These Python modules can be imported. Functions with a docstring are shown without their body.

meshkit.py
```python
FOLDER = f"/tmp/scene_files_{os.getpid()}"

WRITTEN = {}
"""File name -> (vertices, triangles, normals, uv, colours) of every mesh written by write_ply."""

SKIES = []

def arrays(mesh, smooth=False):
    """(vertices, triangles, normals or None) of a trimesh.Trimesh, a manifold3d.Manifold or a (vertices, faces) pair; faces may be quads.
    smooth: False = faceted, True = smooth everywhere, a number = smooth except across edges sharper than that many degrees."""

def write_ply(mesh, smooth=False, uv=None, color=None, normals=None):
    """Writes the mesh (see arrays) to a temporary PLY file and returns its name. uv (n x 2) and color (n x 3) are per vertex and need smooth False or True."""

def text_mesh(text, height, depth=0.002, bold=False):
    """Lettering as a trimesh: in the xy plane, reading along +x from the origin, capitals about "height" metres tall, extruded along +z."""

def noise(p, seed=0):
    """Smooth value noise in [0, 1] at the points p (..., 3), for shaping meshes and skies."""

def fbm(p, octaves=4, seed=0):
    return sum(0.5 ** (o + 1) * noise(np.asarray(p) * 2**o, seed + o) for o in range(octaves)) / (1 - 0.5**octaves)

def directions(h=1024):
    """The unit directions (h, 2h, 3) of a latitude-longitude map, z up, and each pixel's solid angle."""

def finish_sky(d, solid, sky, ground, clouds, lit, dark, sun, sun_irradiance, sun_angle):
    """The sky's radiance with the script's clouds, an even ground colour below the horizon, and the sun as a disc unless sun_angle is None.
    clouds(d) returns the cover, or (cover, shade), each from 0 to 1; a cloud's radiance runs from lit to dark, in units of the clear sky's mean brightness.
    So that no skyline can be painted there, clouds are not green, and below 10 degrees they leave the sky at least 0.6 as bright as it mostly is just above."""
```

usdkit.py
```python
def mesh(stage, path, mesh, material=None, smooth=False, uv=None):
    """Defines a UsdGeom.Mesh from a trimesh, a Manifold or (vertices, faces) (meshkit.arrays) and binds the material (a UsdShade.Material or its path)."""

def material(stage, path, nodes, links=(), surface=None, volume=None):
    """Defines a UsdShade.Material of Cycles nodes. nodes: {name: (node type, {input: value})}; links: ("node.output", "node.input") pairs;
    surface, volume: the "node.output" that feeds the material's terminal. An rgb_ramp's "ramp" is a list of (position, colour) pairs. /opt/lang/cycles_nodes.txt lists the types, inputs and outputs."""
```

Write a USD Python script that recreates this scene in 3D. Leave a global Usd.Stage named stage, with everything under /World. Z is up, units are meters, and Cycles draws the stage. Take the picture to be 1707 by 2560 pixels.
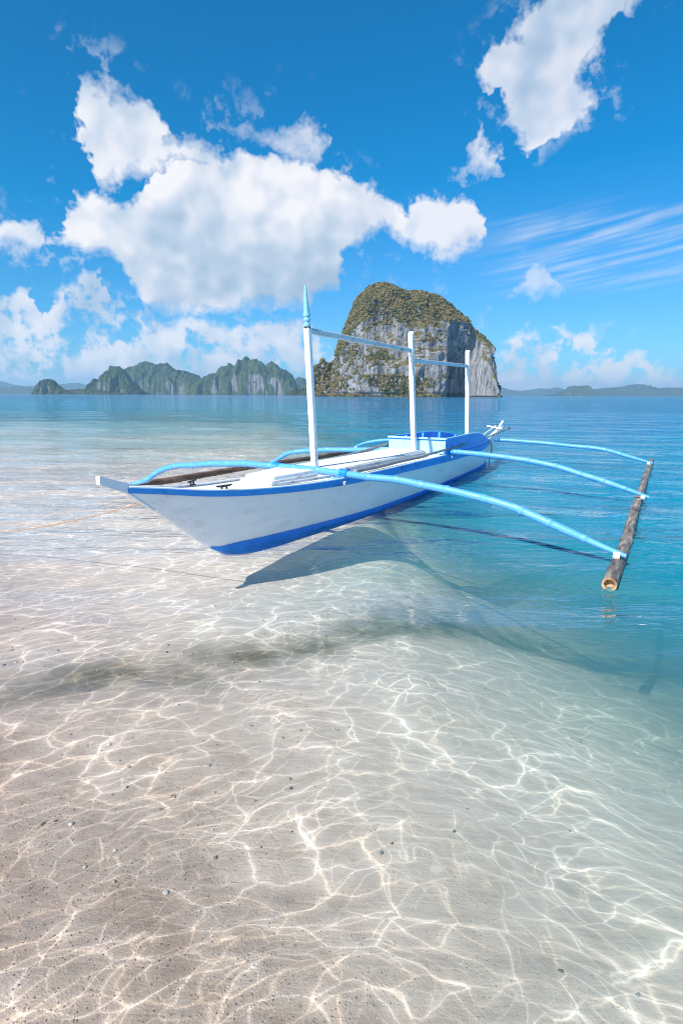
import math, random
import numpy as np, trimesh, usdkit, meshkit
from pxr import Usd, UsdGeom, UsdLux, UsdShade, Gf, Sdf, Vt

stage = Usd.Stage.CreateInMemory()
UsdGeom.SetStageUpAxis(stage, 'Z')
UsdGeom.Xform.Define(stage, '/World')
rng = np.random.default_rng(7)

# ------------------------------------------------------------------ camera
EYE = (0.0, 0.0, 1.5)
PITCH = math.atan(293 / 1450.0)
ROLL = math.radians(0.23)
cam = UsdGeom.Camera.Define(stage, '/World/camera')
_F = np.array([0, math.cos(PITCH), -math.sin(PITCH)])
_U = np.array([0, math.sin(PITCH), math.cos(PITCH)])
_R = np.array([1.0, 0, 0])
_r = math.cos(ROLL) * _R + math.sin(ROLL) * _U
_u = math.cos(ROLL) * _U - math.sin(ROLL) * _R
cam.AddTransformOp().Set(Gf.Matrix4d(*_r, 0, *_u, 0, *(-_F), 0, *EYE, 1))
cam.CreateHorizontalApertureAttr(24.0)
cam.CreateFocalLengthAttr(24.0 * 1450 / 1707)
cam.CreateFStopAttr(0.0)
cam.CreateClippingRangeAttr(Gf.Vec2f(0.05, 60000))
cam.CreateExposureAttr(0.62)

# ------------------------------------------------------------------ sun and sky
SUN = np.array([-0.70, -0.88, 1.0])          # towards the sun
SUN /= np.linalg.norm(SUN)
SUN_EL = math.asin(SUN[2])
SUN_ROT = math.atan2(SUN[0], SUN[1])
SKY_STRENGTH = 0.10
sun = UsdLux.DistantLight.Define(stage, '/World/sun')
sun.CreateIntensityAttr(1.2)
sun.CreateNormalizeAttr(True)
sun.CreateAngleAttr(0.5)
sun.CreateColorAttr(Gf.Vec3f(1.0, 0.95, 0.90))
_z = SUN
_x = np.cross([0, 0, 1], _z); _x /= np.linalg.norm(_x)
_y = np.cross(_z, _x)
sun.AddTransformOp().Set(Gf.Matrix4d(*_x, 0, *_y, 0, *_z, 0, 0, 0, 100, 1))


class Graph:
    """A small builder for Cycles node graphs: every call adds a node and returns its output socket."""

    def __init__(self):
        self.nodes, self.links, self.k = {}, [], 0

    def node(self, kind, out, **inp):
        self.k += 1
        name = f'{kind}_{self.k}'
        given = {}
        for key, v in inp.items():
            if isinstance(v, str) and '.' in v and v.split('.')[0] in self.nodes:
                self.links.append((v, f'{name}.{key}'))
            else:
                given[key] = v
        self.nodes[name] = (kind, given)
        return f'{name}.{out}'

    def m(self, op, a, b=None, c=None, clamp=False):
        inp = {'math_type': op, 'value1': a}
        if b is not None: inp['value2'] = b
        if c is not None: inp['value3'] = c
        if clamp: inp['use_clamp'] = True
        return self.node('math', 'value', **inp)

    def add(self, a, b): return self.m('add', a, b)
    def sub(self, a, b): return self.m('subtract', a, b)
    def mul(self, a, b): return self.m('multiply', a, b)

    def step(self, v, lo, hi):
        return self.node('map_range', 'result', range_type='smoothstep', value=v, from_min=lo, from_max=hi, to_min=0.0, to_max=1.0, clamp=True)

    def lin(self, v, lo, hi, a=0.0, b=1.0):
        return self.node('map_range', 'result', range_type='linear', value=v, from_min=lo, from_max=hi, to_min=a, to_max=b, clamp=True)

    def vm(self, op, a, b=None, out='vector', **kw):
        inp = {'math_type': op, 'vector1': a, **kw}
        if b is not None: inp['vector2'] = b
        return self.node('vector_math', out, **inp)

    def noise(self, vec, scale, detail=3.0, rough=0.5, out='fac', **kw):
        return self.node('noise_texture', out, vector=vec, scale=float(scale), detail=float(detail), roughness=float(rough), **kw)

    def mix(self, fac, a, b, kind='mix'):
        return self.node('mix', 'color', mix_type=kind, fac=fac, color1=a, color2=b)

    def ramp(self, fac, stops, out='color'):
        return self.node('rgb_ramp', out, fac=fac, ramp=stops)

    def done(self, path, surface=None, volume=None):
        return usdkit.material(stage, path, self.nodes, self.links, surface=surface, volume=volume)


# clouds: outlines as (azimuth, elevation) in degrees, azimuth clockwise from +y
CLOUDS = {
    'A_top': [(-22.6, 22.6), (-22.4, 23.6), (-21.4, 23.5), (-19.7, 23.4), (-18.1, 23.3), (-17.1, 22.7), (-16.6, 21.7), (-15.8, 20.7), (-13.6, 21.0), (-11.4, 20.6), (-10.3, 20.0)],
    'A_bot': [(-22.6, 22.5), (-22.4, 22.3), (-22.0, 20.7), (-21.6, 17.8), (-19.9, 17.2), (-17.4, 17.6), (-14.8, 18.5), (-10.4, 19.1)],
    'B_top': [(-25.2, 12.1), (-24.9, 12.6), (-24.1, 15.0), (-22.8, 16.4), (-21.8, 16.7), (-20.6, 16.6), (-19.5, 16.0), (-18.3, 15.6), (-17.3, 16.7), (-16.7, 17.8), (-15.5, 18.9), (-13.7, 19.4), (-11.8, 20.0), (-8.8, 20.4), (-6.5, 19.9), (-3.4, 20.2), (-1.1, 19.2), (1.7, 18.1), (3.3, 17.5), (5.7, 16.2), (6.3, 14.7)],
    'B_bot': [(-25.2, 12.0), (-23.1, 11.9), (-21.0, 12.0), (-19.6, 11.2), (-18.6, 9.3), (-17.4, 7.6), (-16.0, 7.1), (-12.4, 7.2), (-7.6, 8.0), (-3.5, 8.4), (-1.1, 9.7), (0.5, 13.4), (3.3, 14.1), (5.3, 13.4), (6.3, 13.9)],
    'C_top': [(-20.4, 7.8), (-19.1, 8.7), (-17.2, 9.6), (-15.3, 10.8), (-11.4, 11.7), (-3.5, 11.9), (0.3, 12.3)],
    'C_bot': [(-20.4, 7.6), (-19.2, 7.3), (-15.5, 7.1), (-12.4, 7.2), (-7.6, 8.1), (-3.5, 8.4), (-1.1, 9.7), (0.4, 12.0)],
    'D_top': [(-10.1, 21.6), (-8.7, 21.9), (-6.5, 21.8), (-5.1, 22.4), (-4.1, 22.7), (-3.2, 21.9), (-1.6, 21.3), (-1.5, 21.0)],
    'D_bot': [(-10.1, 21.5), (-8.8, 21.3), (-6.9, 20.9), (-6.1, 20.2), (-3.4, 20.0), (-2.0, 20.8), (-1.5, 20.9)],
    'E_top': [(5.5, 14.7), (6.2, 16.4), (7.2, 17.2), (8.8, 16.9), (10.1, 17.3), (11.4, 16.8), (12.1, 15.5), (12.8, 13.6)],
    'E_bot': [(5.5, 14.6), (6.5, 13.3), (8.5, 12.9), (9.3, 12.2), (10.9, 12.7), (12.4, 13.1), (12.8, 13.5)],
    'F_top': [(-34, 13.2), (-29.8, 13.7), (-28.7, 13.7), (-27.5, 13.5), (-26.2, 13.2), (-25.5, 12.0), (-24.6, 13.6), (-24.6, 13.4)],
    'F_bot': [(-34, 11), (-30.1, 10.9), (-28.9, 11.1), (-27.0, 11.2), (-25.9, 11.2), (-25.6, 11.7), (-24.6, 13.3)],
    'H_top': [(10.8, 20.2), (11.4, 21.8), (11.9, 21.5), (12.6, 20.1), (13.5, 19.9), (13.9, 18.9)],
    'H_bot': [(10.8, 20.1), (11.5, 19.4), (12.5, 18.4), (13.2, 18.3), (13.9, 18.8)],
    'I_top': [(-36, 7), (-31.1, 7.3), (-29.3, 7.4), (-27.9, 8.9), (-27.0, 8.8), (-26.3, 6.6), (-25.4, 8.3), (-23.3, 8.9), (-22.5, 10.0), (-21.5, 10.2), (-21.1, 7.6), (-19.7, 7.0), (-19.2, 6.4), (-18.5, 6.8), (-17.6, 5.6), (-17.0, 6.3), (-15.5, 6.6), (-13.6, 6.4), (-10.8, 6.0), (-9.2, 5.9), (-7.2, 6.8), (-5.6, 7.0), (-3.5, 6.7), (-1.1, 5.1), (0.6, 3.5), (8, 3.0), (13.6, 4.6), (15.1, 4.8), (16.4, 5.8), (18.5, 5.9), (20.4, 5.3), (22.9, 5.0), (23.6, 3.1), (24.4, 3.5), (25.7, 3.7), (28.1, 3.1), (28.7, 2.1), (30.7, 2.5), (36, 3)],
    'L_top': [(14.9, 9.5), (15.8, 10.2), (17.0, 11.1), (18.1, 11.6), (18.9, 10.7), (19.4, 9.6)],
    'L_bot': [(14.9, 9.1), (16.4, 8.5), (17.9, 8.9), (19.0, 9.1), (19.4, 9.4)],
}
G_EDGE = [(48, 30, 44), (40, 24, 36), (34, 20.5, 29.5), (30.3, 17.6, 25.8), (29.1, 16.2, 24.0), (28.0, 14.6, 23.1), (26.8, 14.4, 23.0), (26.3, 13.6, 20.9), (25.8, 11.6, 20.8), (24.5, 11.8, 20.4), (24.0, 14.6, 20.1), (23.0, 14.9, 21.1), (21.9, 14.5, 21.3), (21.3, 15.0, 20.9), (20.5, 15.3, 19.5), (20.2, 15.3, 17.1), (19.6, 15.5, 16.1)]


def build_sky():
    g = Graph()
    d = g.node('texture_coordinate', 'generated')
    sep = g.node('separate_xyz', 'x', vector=d).split('.')[0]
    x, y, z = sep + '.x', sep + '.y', sep + '.z'
    az0 = g.m('degrees', g.m('arctan2', x, y))
    el0 = g.m('degrees', g.m('arcsine', z))
    sky = g.node('sky_texture', 'color', sky_type='single_scattering', sun_disc=False, sun_elevation=SUN_EL, sun_rotation=SUN_ROT, altitude=0.0, air_density=1.0, aerosol_density=0.35, ozone_density=2.2)
    sky = g.mix(1.0, sky, (1.75, 0.0, 0.0), 'subtract')        # deep tropical blue: little red left
    sky = g.vm('maximum', g.mix(1.0, sky, (0.39, 0.64, 0.98), 'multiply'), (0.0, 0.0, 0.0))
    # billowing edges: the outlines are read at wandering directions
    wob = g.noise(d, 12, 4, 0.68, out='color')
    wob = g.node('separate_xyz', 'x', vector=wob).split('.')[0]
    az = g.add(az0, g.mul(g.sub(wob + '.x', 0.5), 7.0))
    el = g.add(el0, g.mul(g.sub(wob + '.y', 0.5), 5.0))
    A0, A1 = -40.0, 40.0
    u = g.lin(az, A0, A1)
    grid = np.linspace(A0, A1, 256)

    C = CLOUDS

    def row(members):
        """Several clouds side by side in one table over azimuth: upper edge, lower edge, solidity."""
        tv, bv, kv = np.full(256, np.nan), np.full(256, np.nan), np.zeros(256)
        for key, k in members:
            t, b = np.array(C[key + '_top']), np.array(C[key + '_bot']) if key + '_bot' in C else np.array([(-40, -4), (40, -4)])
            lo, hi = max(t[0, 0], b[0, 0]), min(t[-1, 0], b[-1, 0])
            i = (grid >= lo) & (grid <= hi)
            tt, bb = np.interp(grid, t[:, 0], t[:, 1]), np.interp(grid, b[:, 0], b[:, 1])
            j = i & ~np.isnan(tv)
            tv[j], bv[j] = np.maximum(tv[j], tt[j]), np.minimum(bv[j], bb[j])
            i &= np.isnan(tv)
            tv[i], bv[i], kv[i] = tt[i], bb[i], k
        have = np.where(~np.isnan(tv))[0]
        near_ = have[np.argmin(np.abs(np.arange(256)[:, None] - have[None, :]), 1)]
        dist = np.abs(grid - grid[near_])
        mid = (tv[near_] + bv[near_]) / 2
        out = np.isnan(tv)
        tv, bv, kv = np.where(out, mid - 0.3 - dist, tv), np.where(out, mid + 0.3 + dist, bv), kv[near_]
        c = g.ramp(u, [((a - A0) / (A1 - A0), ((tt + 90) / 180, (bb + 90) / 180, k)) for a, tt, bb, k in zip(grid, tv, bv, kv)])
        s = g.node('separate_xyz', 'x', vector=c).split('.')[0]
        top_d = g.sub(g.m('multiply_add', s + '.x', 180.0, -90.0), el)
        bot_d = g.sub(el, g.m('multiply_add', s + '.y', 180.0, -90.0))
        return top_d, bot_d, s + '.z'

    fine = g.noise(d, 30, 4, 0.70)
    soft = g.m('multiply_add', fine, 2.4, -1.2)

    shred = g.step(g.m('multiply_add', fine, 0.6, g.mul(wob + '.x', 0.4)), 0.53, 0.63)

    def cover(td, bd, k, st, sb):
        f = g.m('minimum', g.mul(td, 1 / st), g.mul(bd, 1 / sb))
        body = g.m('multiply_add', g.add(f, soft), 0.85, 0.34, clamp=True)
        rags = g.mul(g.mul(g.lin(f, -4.5, 0.0), shred), 0.5)      # torn scraps round the edge
        return g.mul(g.m('maximum', body, rags), k)

    big_top, bb_, kk_ = row([('F', 0.93), ('B', 1.0), ('E', 0.9), ('L', 0.55)])
    solid = cover(big_top, bb_, kk_, 0.6, 1.2)
    t_, b_, k_ = row([('A', 0.93), ('D', 0.62), ('H', 0.75)])
    solid = g.m('maximum', solid, cover(t_, b_, k_, 0.9, 1.2))
    # the tall cloud at upper right: left and right edges read by elevation
    e = np.array(G_EDGE)[::-1]
    egrid = np.linspace(15, 50, 256)
    lv, rv = np.interp(egrid, e[:, 0], e[:, 1]), np.interp(egrid, e[:, 0], e[:, 2])
    under = egrid < e[0, 0]
    lv, rv = np.where(under, 15.8 + (e[0, 0] - egrid) * 2, lv), np.where(under, 15.8 - (e[0, 0] - egrid) * 2, rv)
    c = g.ramp(g.lin(el, 15, 50), [((a - 15) / 35, ((l + 90) / 180, (r + 90) / 180, 0)) for a, l, r in zip(egrid, lv, rv)])
    s = g.node('separate_xyz', 'x', vector=c).split('.')[0]
    solid = g.m('maximum', solid, cover(g.sub(az, g.m('multiply_add', s + '.x', 180.0, -90.0)), g.sub(g.m('multiply_add', s + '.y', 180.0, -90.0), az), 0.84, 1.0, 1.0))
    # broken bank of small cumulus above the horizon, with gaps
    t_, b_, k_ = row([('I', 0.9)])
    gaps = g.step(g.m('multiply_add', wob + '.z', 0.6, g.mul(fine, 0.4)), 0.42, 0.52)
    haze = g.lin(el0, 0.0, 2.2, 0.9, 0.0)
    solid = g.m('maximum', solid, g.mul(cover(t_, b_, 0.88, 0.7, 1.0), g.m('maximum', gaps, haze)))
    # thin streaks of ice cloud at right
    rot = g.node('combine_xyz', 'vector', x=g.mul(g.add(az0, g.mul(el0, 1.6)), 0.05), y=g.mul(g.sub(el0, g.mul(az0, 0.16)), 1.0), z=0.0)
    st = g.noise(rot, 1.3, 2, 0.62)
    stz = g.mul(g.mul(g.step(az0, 9, 20), g.step(az0, 75, 35)), g.mul(g.step(el0, 8.0, 10.5), g.step(el0, 16.5, 13.5)))
    streak = g.mul(g.mul(g.step(st, 0.34, 0.86), stz), 0.60)
    solid = g.m('maximum', solid, streak)
    # elsewhere round the sky: scattered cumulus of the same kind
    other = g.mul(g.step(g.m('multiply_add', wob + '.z', 0.7, g.mul(fine, 0.3)), 0.55, 0.63), g.m('maximum', g.step(az0, 44, 56), g.step(az0, -44, -56)))
    solid = g.m('maximum', solid, g.mul(other, g.mul(g.step(el0, -1, 3), 0.85)))

    # light on the clouds: bright shoulders towards the sun (upper left), greyer bellies
    n1 = g.noise(d, 7.5, 3, 0.58)
    n2 = g.noise(g.vm('add', d, (-0.016, 0.0, 0.02)), 7.5, 3, 0.58)
    relief = g.mul(g.sub(n1, n2), 3.2)
    belly = g.step(big_top, 0.8, 9.0)
    lit = g.add(g.sub(0.90, g.mul(belly, 0.58)), g.add(relief, g.mul(g.sub(wob + '.z', 0.5), 0.35)))
    lit = g.add(g.sub(lit, g.mul(g.step(el0, 18, 30), 0.34)), g.lin(el0, 5.0, 9.5, 0.38, 0.0))
    lit = g.m('maximum', g.m('minimum', lit, 1.0), 0.0)
    ccol = g.ramp(lit, [(0.0, (0.40, 0.54, 0.70)), (0.40, (0.56, 0.67, 0.81)), (0.75, (0.78, 0.82, 0.91)), (1.0, (0.95, 0.94, 0.97))])
    ccol = g.mix(1.0, ccol, (CLOUD_GAIN,) * 3, 'multiply')
    col = g.mix(solid, sky, ccol)
    bg = g.node('background_shader', 'background', color=col, strength=SKY_STRENGTH)
    return g.done('/World/Looks/sky', surface=bg)


CLOUD_GAIN = 6.7
dome = UsdLux.DomeLight.Define(stage, '/World/sky')
dome.CreateIntensityAttr(1.0)
dome.GetPrim().SetCustomDataByKey('kind', 'structure')
UsdShade.MaterialBindingAPI.Apply(dome.GetPrim()).Bind(build_sky())

# ------------------------------------------------------------------ helpers
USED = {}


def numbered(parent, name):
    key = (parent, name)
    n = USED.get(key, -1) + 1
    USED[key] = n
    return f'{parent}/{name}' if n == 0 else f'{parent}/{name}_{n:03d}'


def path_of(p):
    return '/World' if p is None else str(p.GetPath())


def tag(p, label=None, cat=None, group=None, kind=None):
    for k, v in (('label', label), ('category', cat), ('group', group), ('kind', kind)):
        if v: p.SetCustomDataByKey(k, v)
    return p


def obj(name, mesh, mat, parent=None, smooth=False, **kw):
    if isinstance(mesh, list): mesh = trimesh.util.concatenate(mesh)
    p = usdkit.mesh(stage, numbered(path_of(parent), name), mesh, mat, smooth=smooth).GetPrim()
    return tag(p, **kw)


def thing(name, loc=(0, 0, 0), rotz=0.0, **kw):
    x = UsdGeom.Xform.Define(stage, numbered('/World', name))
    x.AddTranslateOp().Set(Gf.Vec3d(*map(float, loc)))
    x.AddRotateZOp().Set(float(rotz))
    return tag(x.GetPrim(), **kw)


def grid_faces(a, b, wrap=False):
    I = np.arange(a * b).reshape(a, b)
    if wrap: I = np.hstack([I, I[:, :1]])
    return np.stack([I[:-1, :-1], I[1:, :-1], I[1:, 1:], I[:-1, 1:]], -1).reshape(-1, 4)


def quads(v, f):
    f = np.asarray(f)
    return trimesh.Trimesh(np.asarray(v, float), np.vstack([f[:, [0, 1, 2]], f[:, [0, 2, 3]]]), process=False)


def box(c, size, bevel=0.0):
    """A box with chamfered edges."""
    s = np.array(size, float)
    if bevel <= 0:
        m = trimesh.creation.box(s)
    else:
        b = min(bevel, s.min() * 0.35)
        pts = []
        for k in range(3):
            e = s / 2 - b; e[k] = s[k] / 2
            for q in np.ndindex(2, 2, 2): pts.append(e * (np.array(q) * 2 - 1))
        m = trimesh.convex.convex_hull(np.array(pts))
    m.apply_translation(c)
    return m


def beam(a, b, w, h, bevel=0.004, up=(0, 0, 1)):
    a, b = np.array(a, float), np.array(b, float)
    d = b - a; L = np.linalg.norm(d); d /= L
    u = np.array(up, float); side = np.cross(u, d)
    if np.linalg.norm(side) < 1e-3: side = np.array([0, 1.0, 0])
    side /= np.linalg.norm(side); u = np.cross(d, side)
    m = box((0, 0, 0), (L, w, h), bevel)
    T = np.eye(4); T[:3, 0], T[:3, 1], T[:3, 2], T[:3, 3] = d, side, u, (a + b) / 2
    m.apply_transform(T)
    return m


def tube(pts, rad, n=12, caps=True):
    pts = np.asarray(pts, float); rad = np.broadcast_to(np.asarray(rad, float), (len(pts),))
    t = np.gradient(pts, axis=0); t /= np.linalg.norm(t, axis=1)[:, None]
    ref = np.array([0, 0, 1.0]) if abs(t[0][2]) < 0.9 else np.array([1.0, 0, 0])
    rings = []
    for p, d, r in zip(pts, t, rad):
        a = ref - d * (ref @ d); a /= np.linalg.norm(a); ref = a
        b = np.cross(d, a)
        th = np.arange(n) * 2 * np.pi / n
        rings.append(p + r * (np.cos(th)[:, None] * a + np.sin(th)[:, None] * b))
    v = np.vstack(rings); I = np.arange(len(pts) * n).reshape(-1, n)
    I2 = np.hstack([I, I[:, :1]])
    q = np.stack([I2[:-1, :-1], I2[:-1, 1:], I2[1:, 1:], I2[1:, :-1]], -1).reshape(-1, 4)
    f = np.vstack([q[:, [0, 1, 2]], q[:, [0, 2, 3]]])
    if caps:
        v = np.vstack([v, pts[0], pts[-1]]); k = len(v)
        e0 = [[k - 2, I2[0, j + 1], I2[0, j]] for j in range(n)]
        e1 = [[k - 1, I2[-1, j], I2[-1, j + 1]] for j in range(n)]
        f = np.vstack([f, e0, e1])
    return trimesh.Trimesh(v, f, process=False)


def curve(pts, n):
    from scipy.interpolate import PchipInterpolator
    pts = np.asarray(pts, float)
    s = np.r_[0, np.cumsum(np.linalg.norm(np.diff(pts, axis=0), axis=1))]
    return PchipInterpolator(s, pts)(np.linspace(0, s[-1], n))


def lerp(x, xs, ys):
    return np.interp(x, xs, ys)


# ------------------------------------------------------------------ materials
def paint(name, col, rough=0.4, wear=0.12, wear_col=None, scale=9.0, spec=0.4, bump=0.15, streak=(1, 1, 1)):
    g = Graph()
    p = g.node('texture_coordinate', 'object')
    p = g.node('mapping', 'vector', vector=p, mapping_type='point', scale=streak)
    n = g.noise(p, scale, 5, 0.6)
    n2 = g.noise(p, scale * 7, 4, 0.6)
    c = np.array(col)
    wc = np.array(wear_col) if wear_col is not None else c * 0.6
    base = g.mix(g.lin(n, 0.3, 0.7, 0, 0.5), tuple(c * 1.06), tuple(c * 0.86))
    worn = g.m('multiply', g.step(g.add(n, g.mul(n2, 0.55)), 0.84, 0.95), min(1.0, wear * 4))
    base = g.mix(worn, base, tuple(wc))
    bm = g.node('bump', 'normal', height=g.add(n2, g.mul(n, 2.0)), strength=bump, distance=0.01)
    s = g.node('principled_bsdf', 'BSDF', base_color=base, roughness=g.lin(n, 0.2, 0.8, rough * 0.8, min(1, rough * 1.3)), specular_ior_level=spec, normal=bm)
    return g.done(f'/World/Looks/{name}', surface=s)


def bamboo_mat(name, c1, c2, c3, rough=0.6):
    g = Graph()
    p = g.node('texture_coordinate', 'object')
    a = g.node('mapping', 'vector', vector=p, mapping_type='point', scale=(1.2, 9, 9))
    n = g.noise(a, 3, 6, 0.65)
    b = g.noise(p, 2.2, 4, 0.6)
    col = g.ramp(g.add(g.mul(n, 0.7), g.mul(b, 0.35)), [(0.38, c1), (0.52, c2), (0.66, c3)])
    bm = g.node('bump', 'normal', height=n, strength=0.5, distance=0.006)
    s = g.node('principled_bsdf', 'BSDF', base_color=col, roughness=rough, specular_ior_level=0.35, normal=bm)
    return g.done(f'/World/Looks/{name}', surface=s)


HULL_WHITE = paint('hull_white', (0.66, 0.69, 0.70), 0.35, 0.06, (0.45, 0.42, 0.36), 5, streak=(0.5, 1, 1.6))
DECK_WHITE = paint('deck_white', (0.78, 0.77, 0.75), 0.55, 0.16, (0.42, 0.36, 0.30), 6, streak=(0.5, 1.5, 1))
POST_WHITE = paint('post_white', (0.80, 0.79, 0.77), 0.45, 0.2, (0.5, 0.46, 0.42), 16, streak=(1, 1, 0.25))
WORN_WHITE = paint('worn_white', (0.56, 0.58, 0.58), 0.6, 0.35, (0.28, 0.25, 0.21), 12, streak=(0.4, 2, 2))
BLUE = paint('blue_paint', (0.007, 0.225, 0.64), 0.42, 0.12, (0.01, 0.06, 0.2), 12, streak=(0.4, 1, 1))
STRIPE_BLUE = paint('stripe_blue', (0.007, 0.19, 0.66), 0.4, 0.05, (0.01, 0.08, 0.3), 8)
SKY_BLUE = paint('sky_blue_paint', (0.11, 0.45, 0.76), 0.35, 0.08, (0.2, 0.5, 0.7), 8)
PALE_BLUE = paint('pale_blue_paint', (0.34, 0.64, 0.80), 0.45, 0.08, (0.2, 0.45, 0.6), 8)
BOOM_BLUE = paint('boom_blue', (0.085, 0.325, 0.69), 0.38, 0.16, (0.20, 0.42, 0.62), 10, spec=0.5, bump=0.25, streak=(2, 0.4, 2))
FINIAL_BLUE = paint('finial_blue', (0.20, 0.47, 0.66), 0.45, 0.14, (0.3, 0.5, 0.6), 12)
DARK = paint('dark_iron', (0.03, 0.035, 0.04), 0.5, 0.2, (0.12, 0.06, 0.03), 14)
BAMBOO_GREY = bamboo_mat('bamboo_grey', (0.050, 0.042, 0.036), (0.20, 0.165, 0.135), (0.48, 0.40, 0.32))
BAMBOO_BROWN = bamboo_mat('bamboo_brown', (0.045, 0.028, 0.02), (0.14, 0.085, 0.055), (0.27, 0.17, 0.11))
BAMBOO_CUT = bamboo_mat('bamboo_cut', (0.16, 0.07, 0.03), (0.32, 0.185, 0.10), (0.46, 0.31, 0.19))
POLE_GREY = bamboo_mat('pole_grey', (0.13, 0.14, 0.15), (0.24, 0.25, 0.26), (0.36, 0.36, 0.35))
ROPE_TAN = paint('rope_tan', (0.40, 0.26, 0.16), 0.9, 0.2, (0.25, 0.14, 0.07), 40, 0.1)
ROPE_DARK = paint('rope_dark', (0.07, 0.075, 0.06), 0.9, 0.2, (0.03, 0.03, 0.03), 40, 0.1)
ROPE_PALE = paint('rope_pale', (0.62, 0.6, 0.54), 0.9, 0.2, (0.4, 0.38, 0.33), 40, 0.1)


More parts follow.
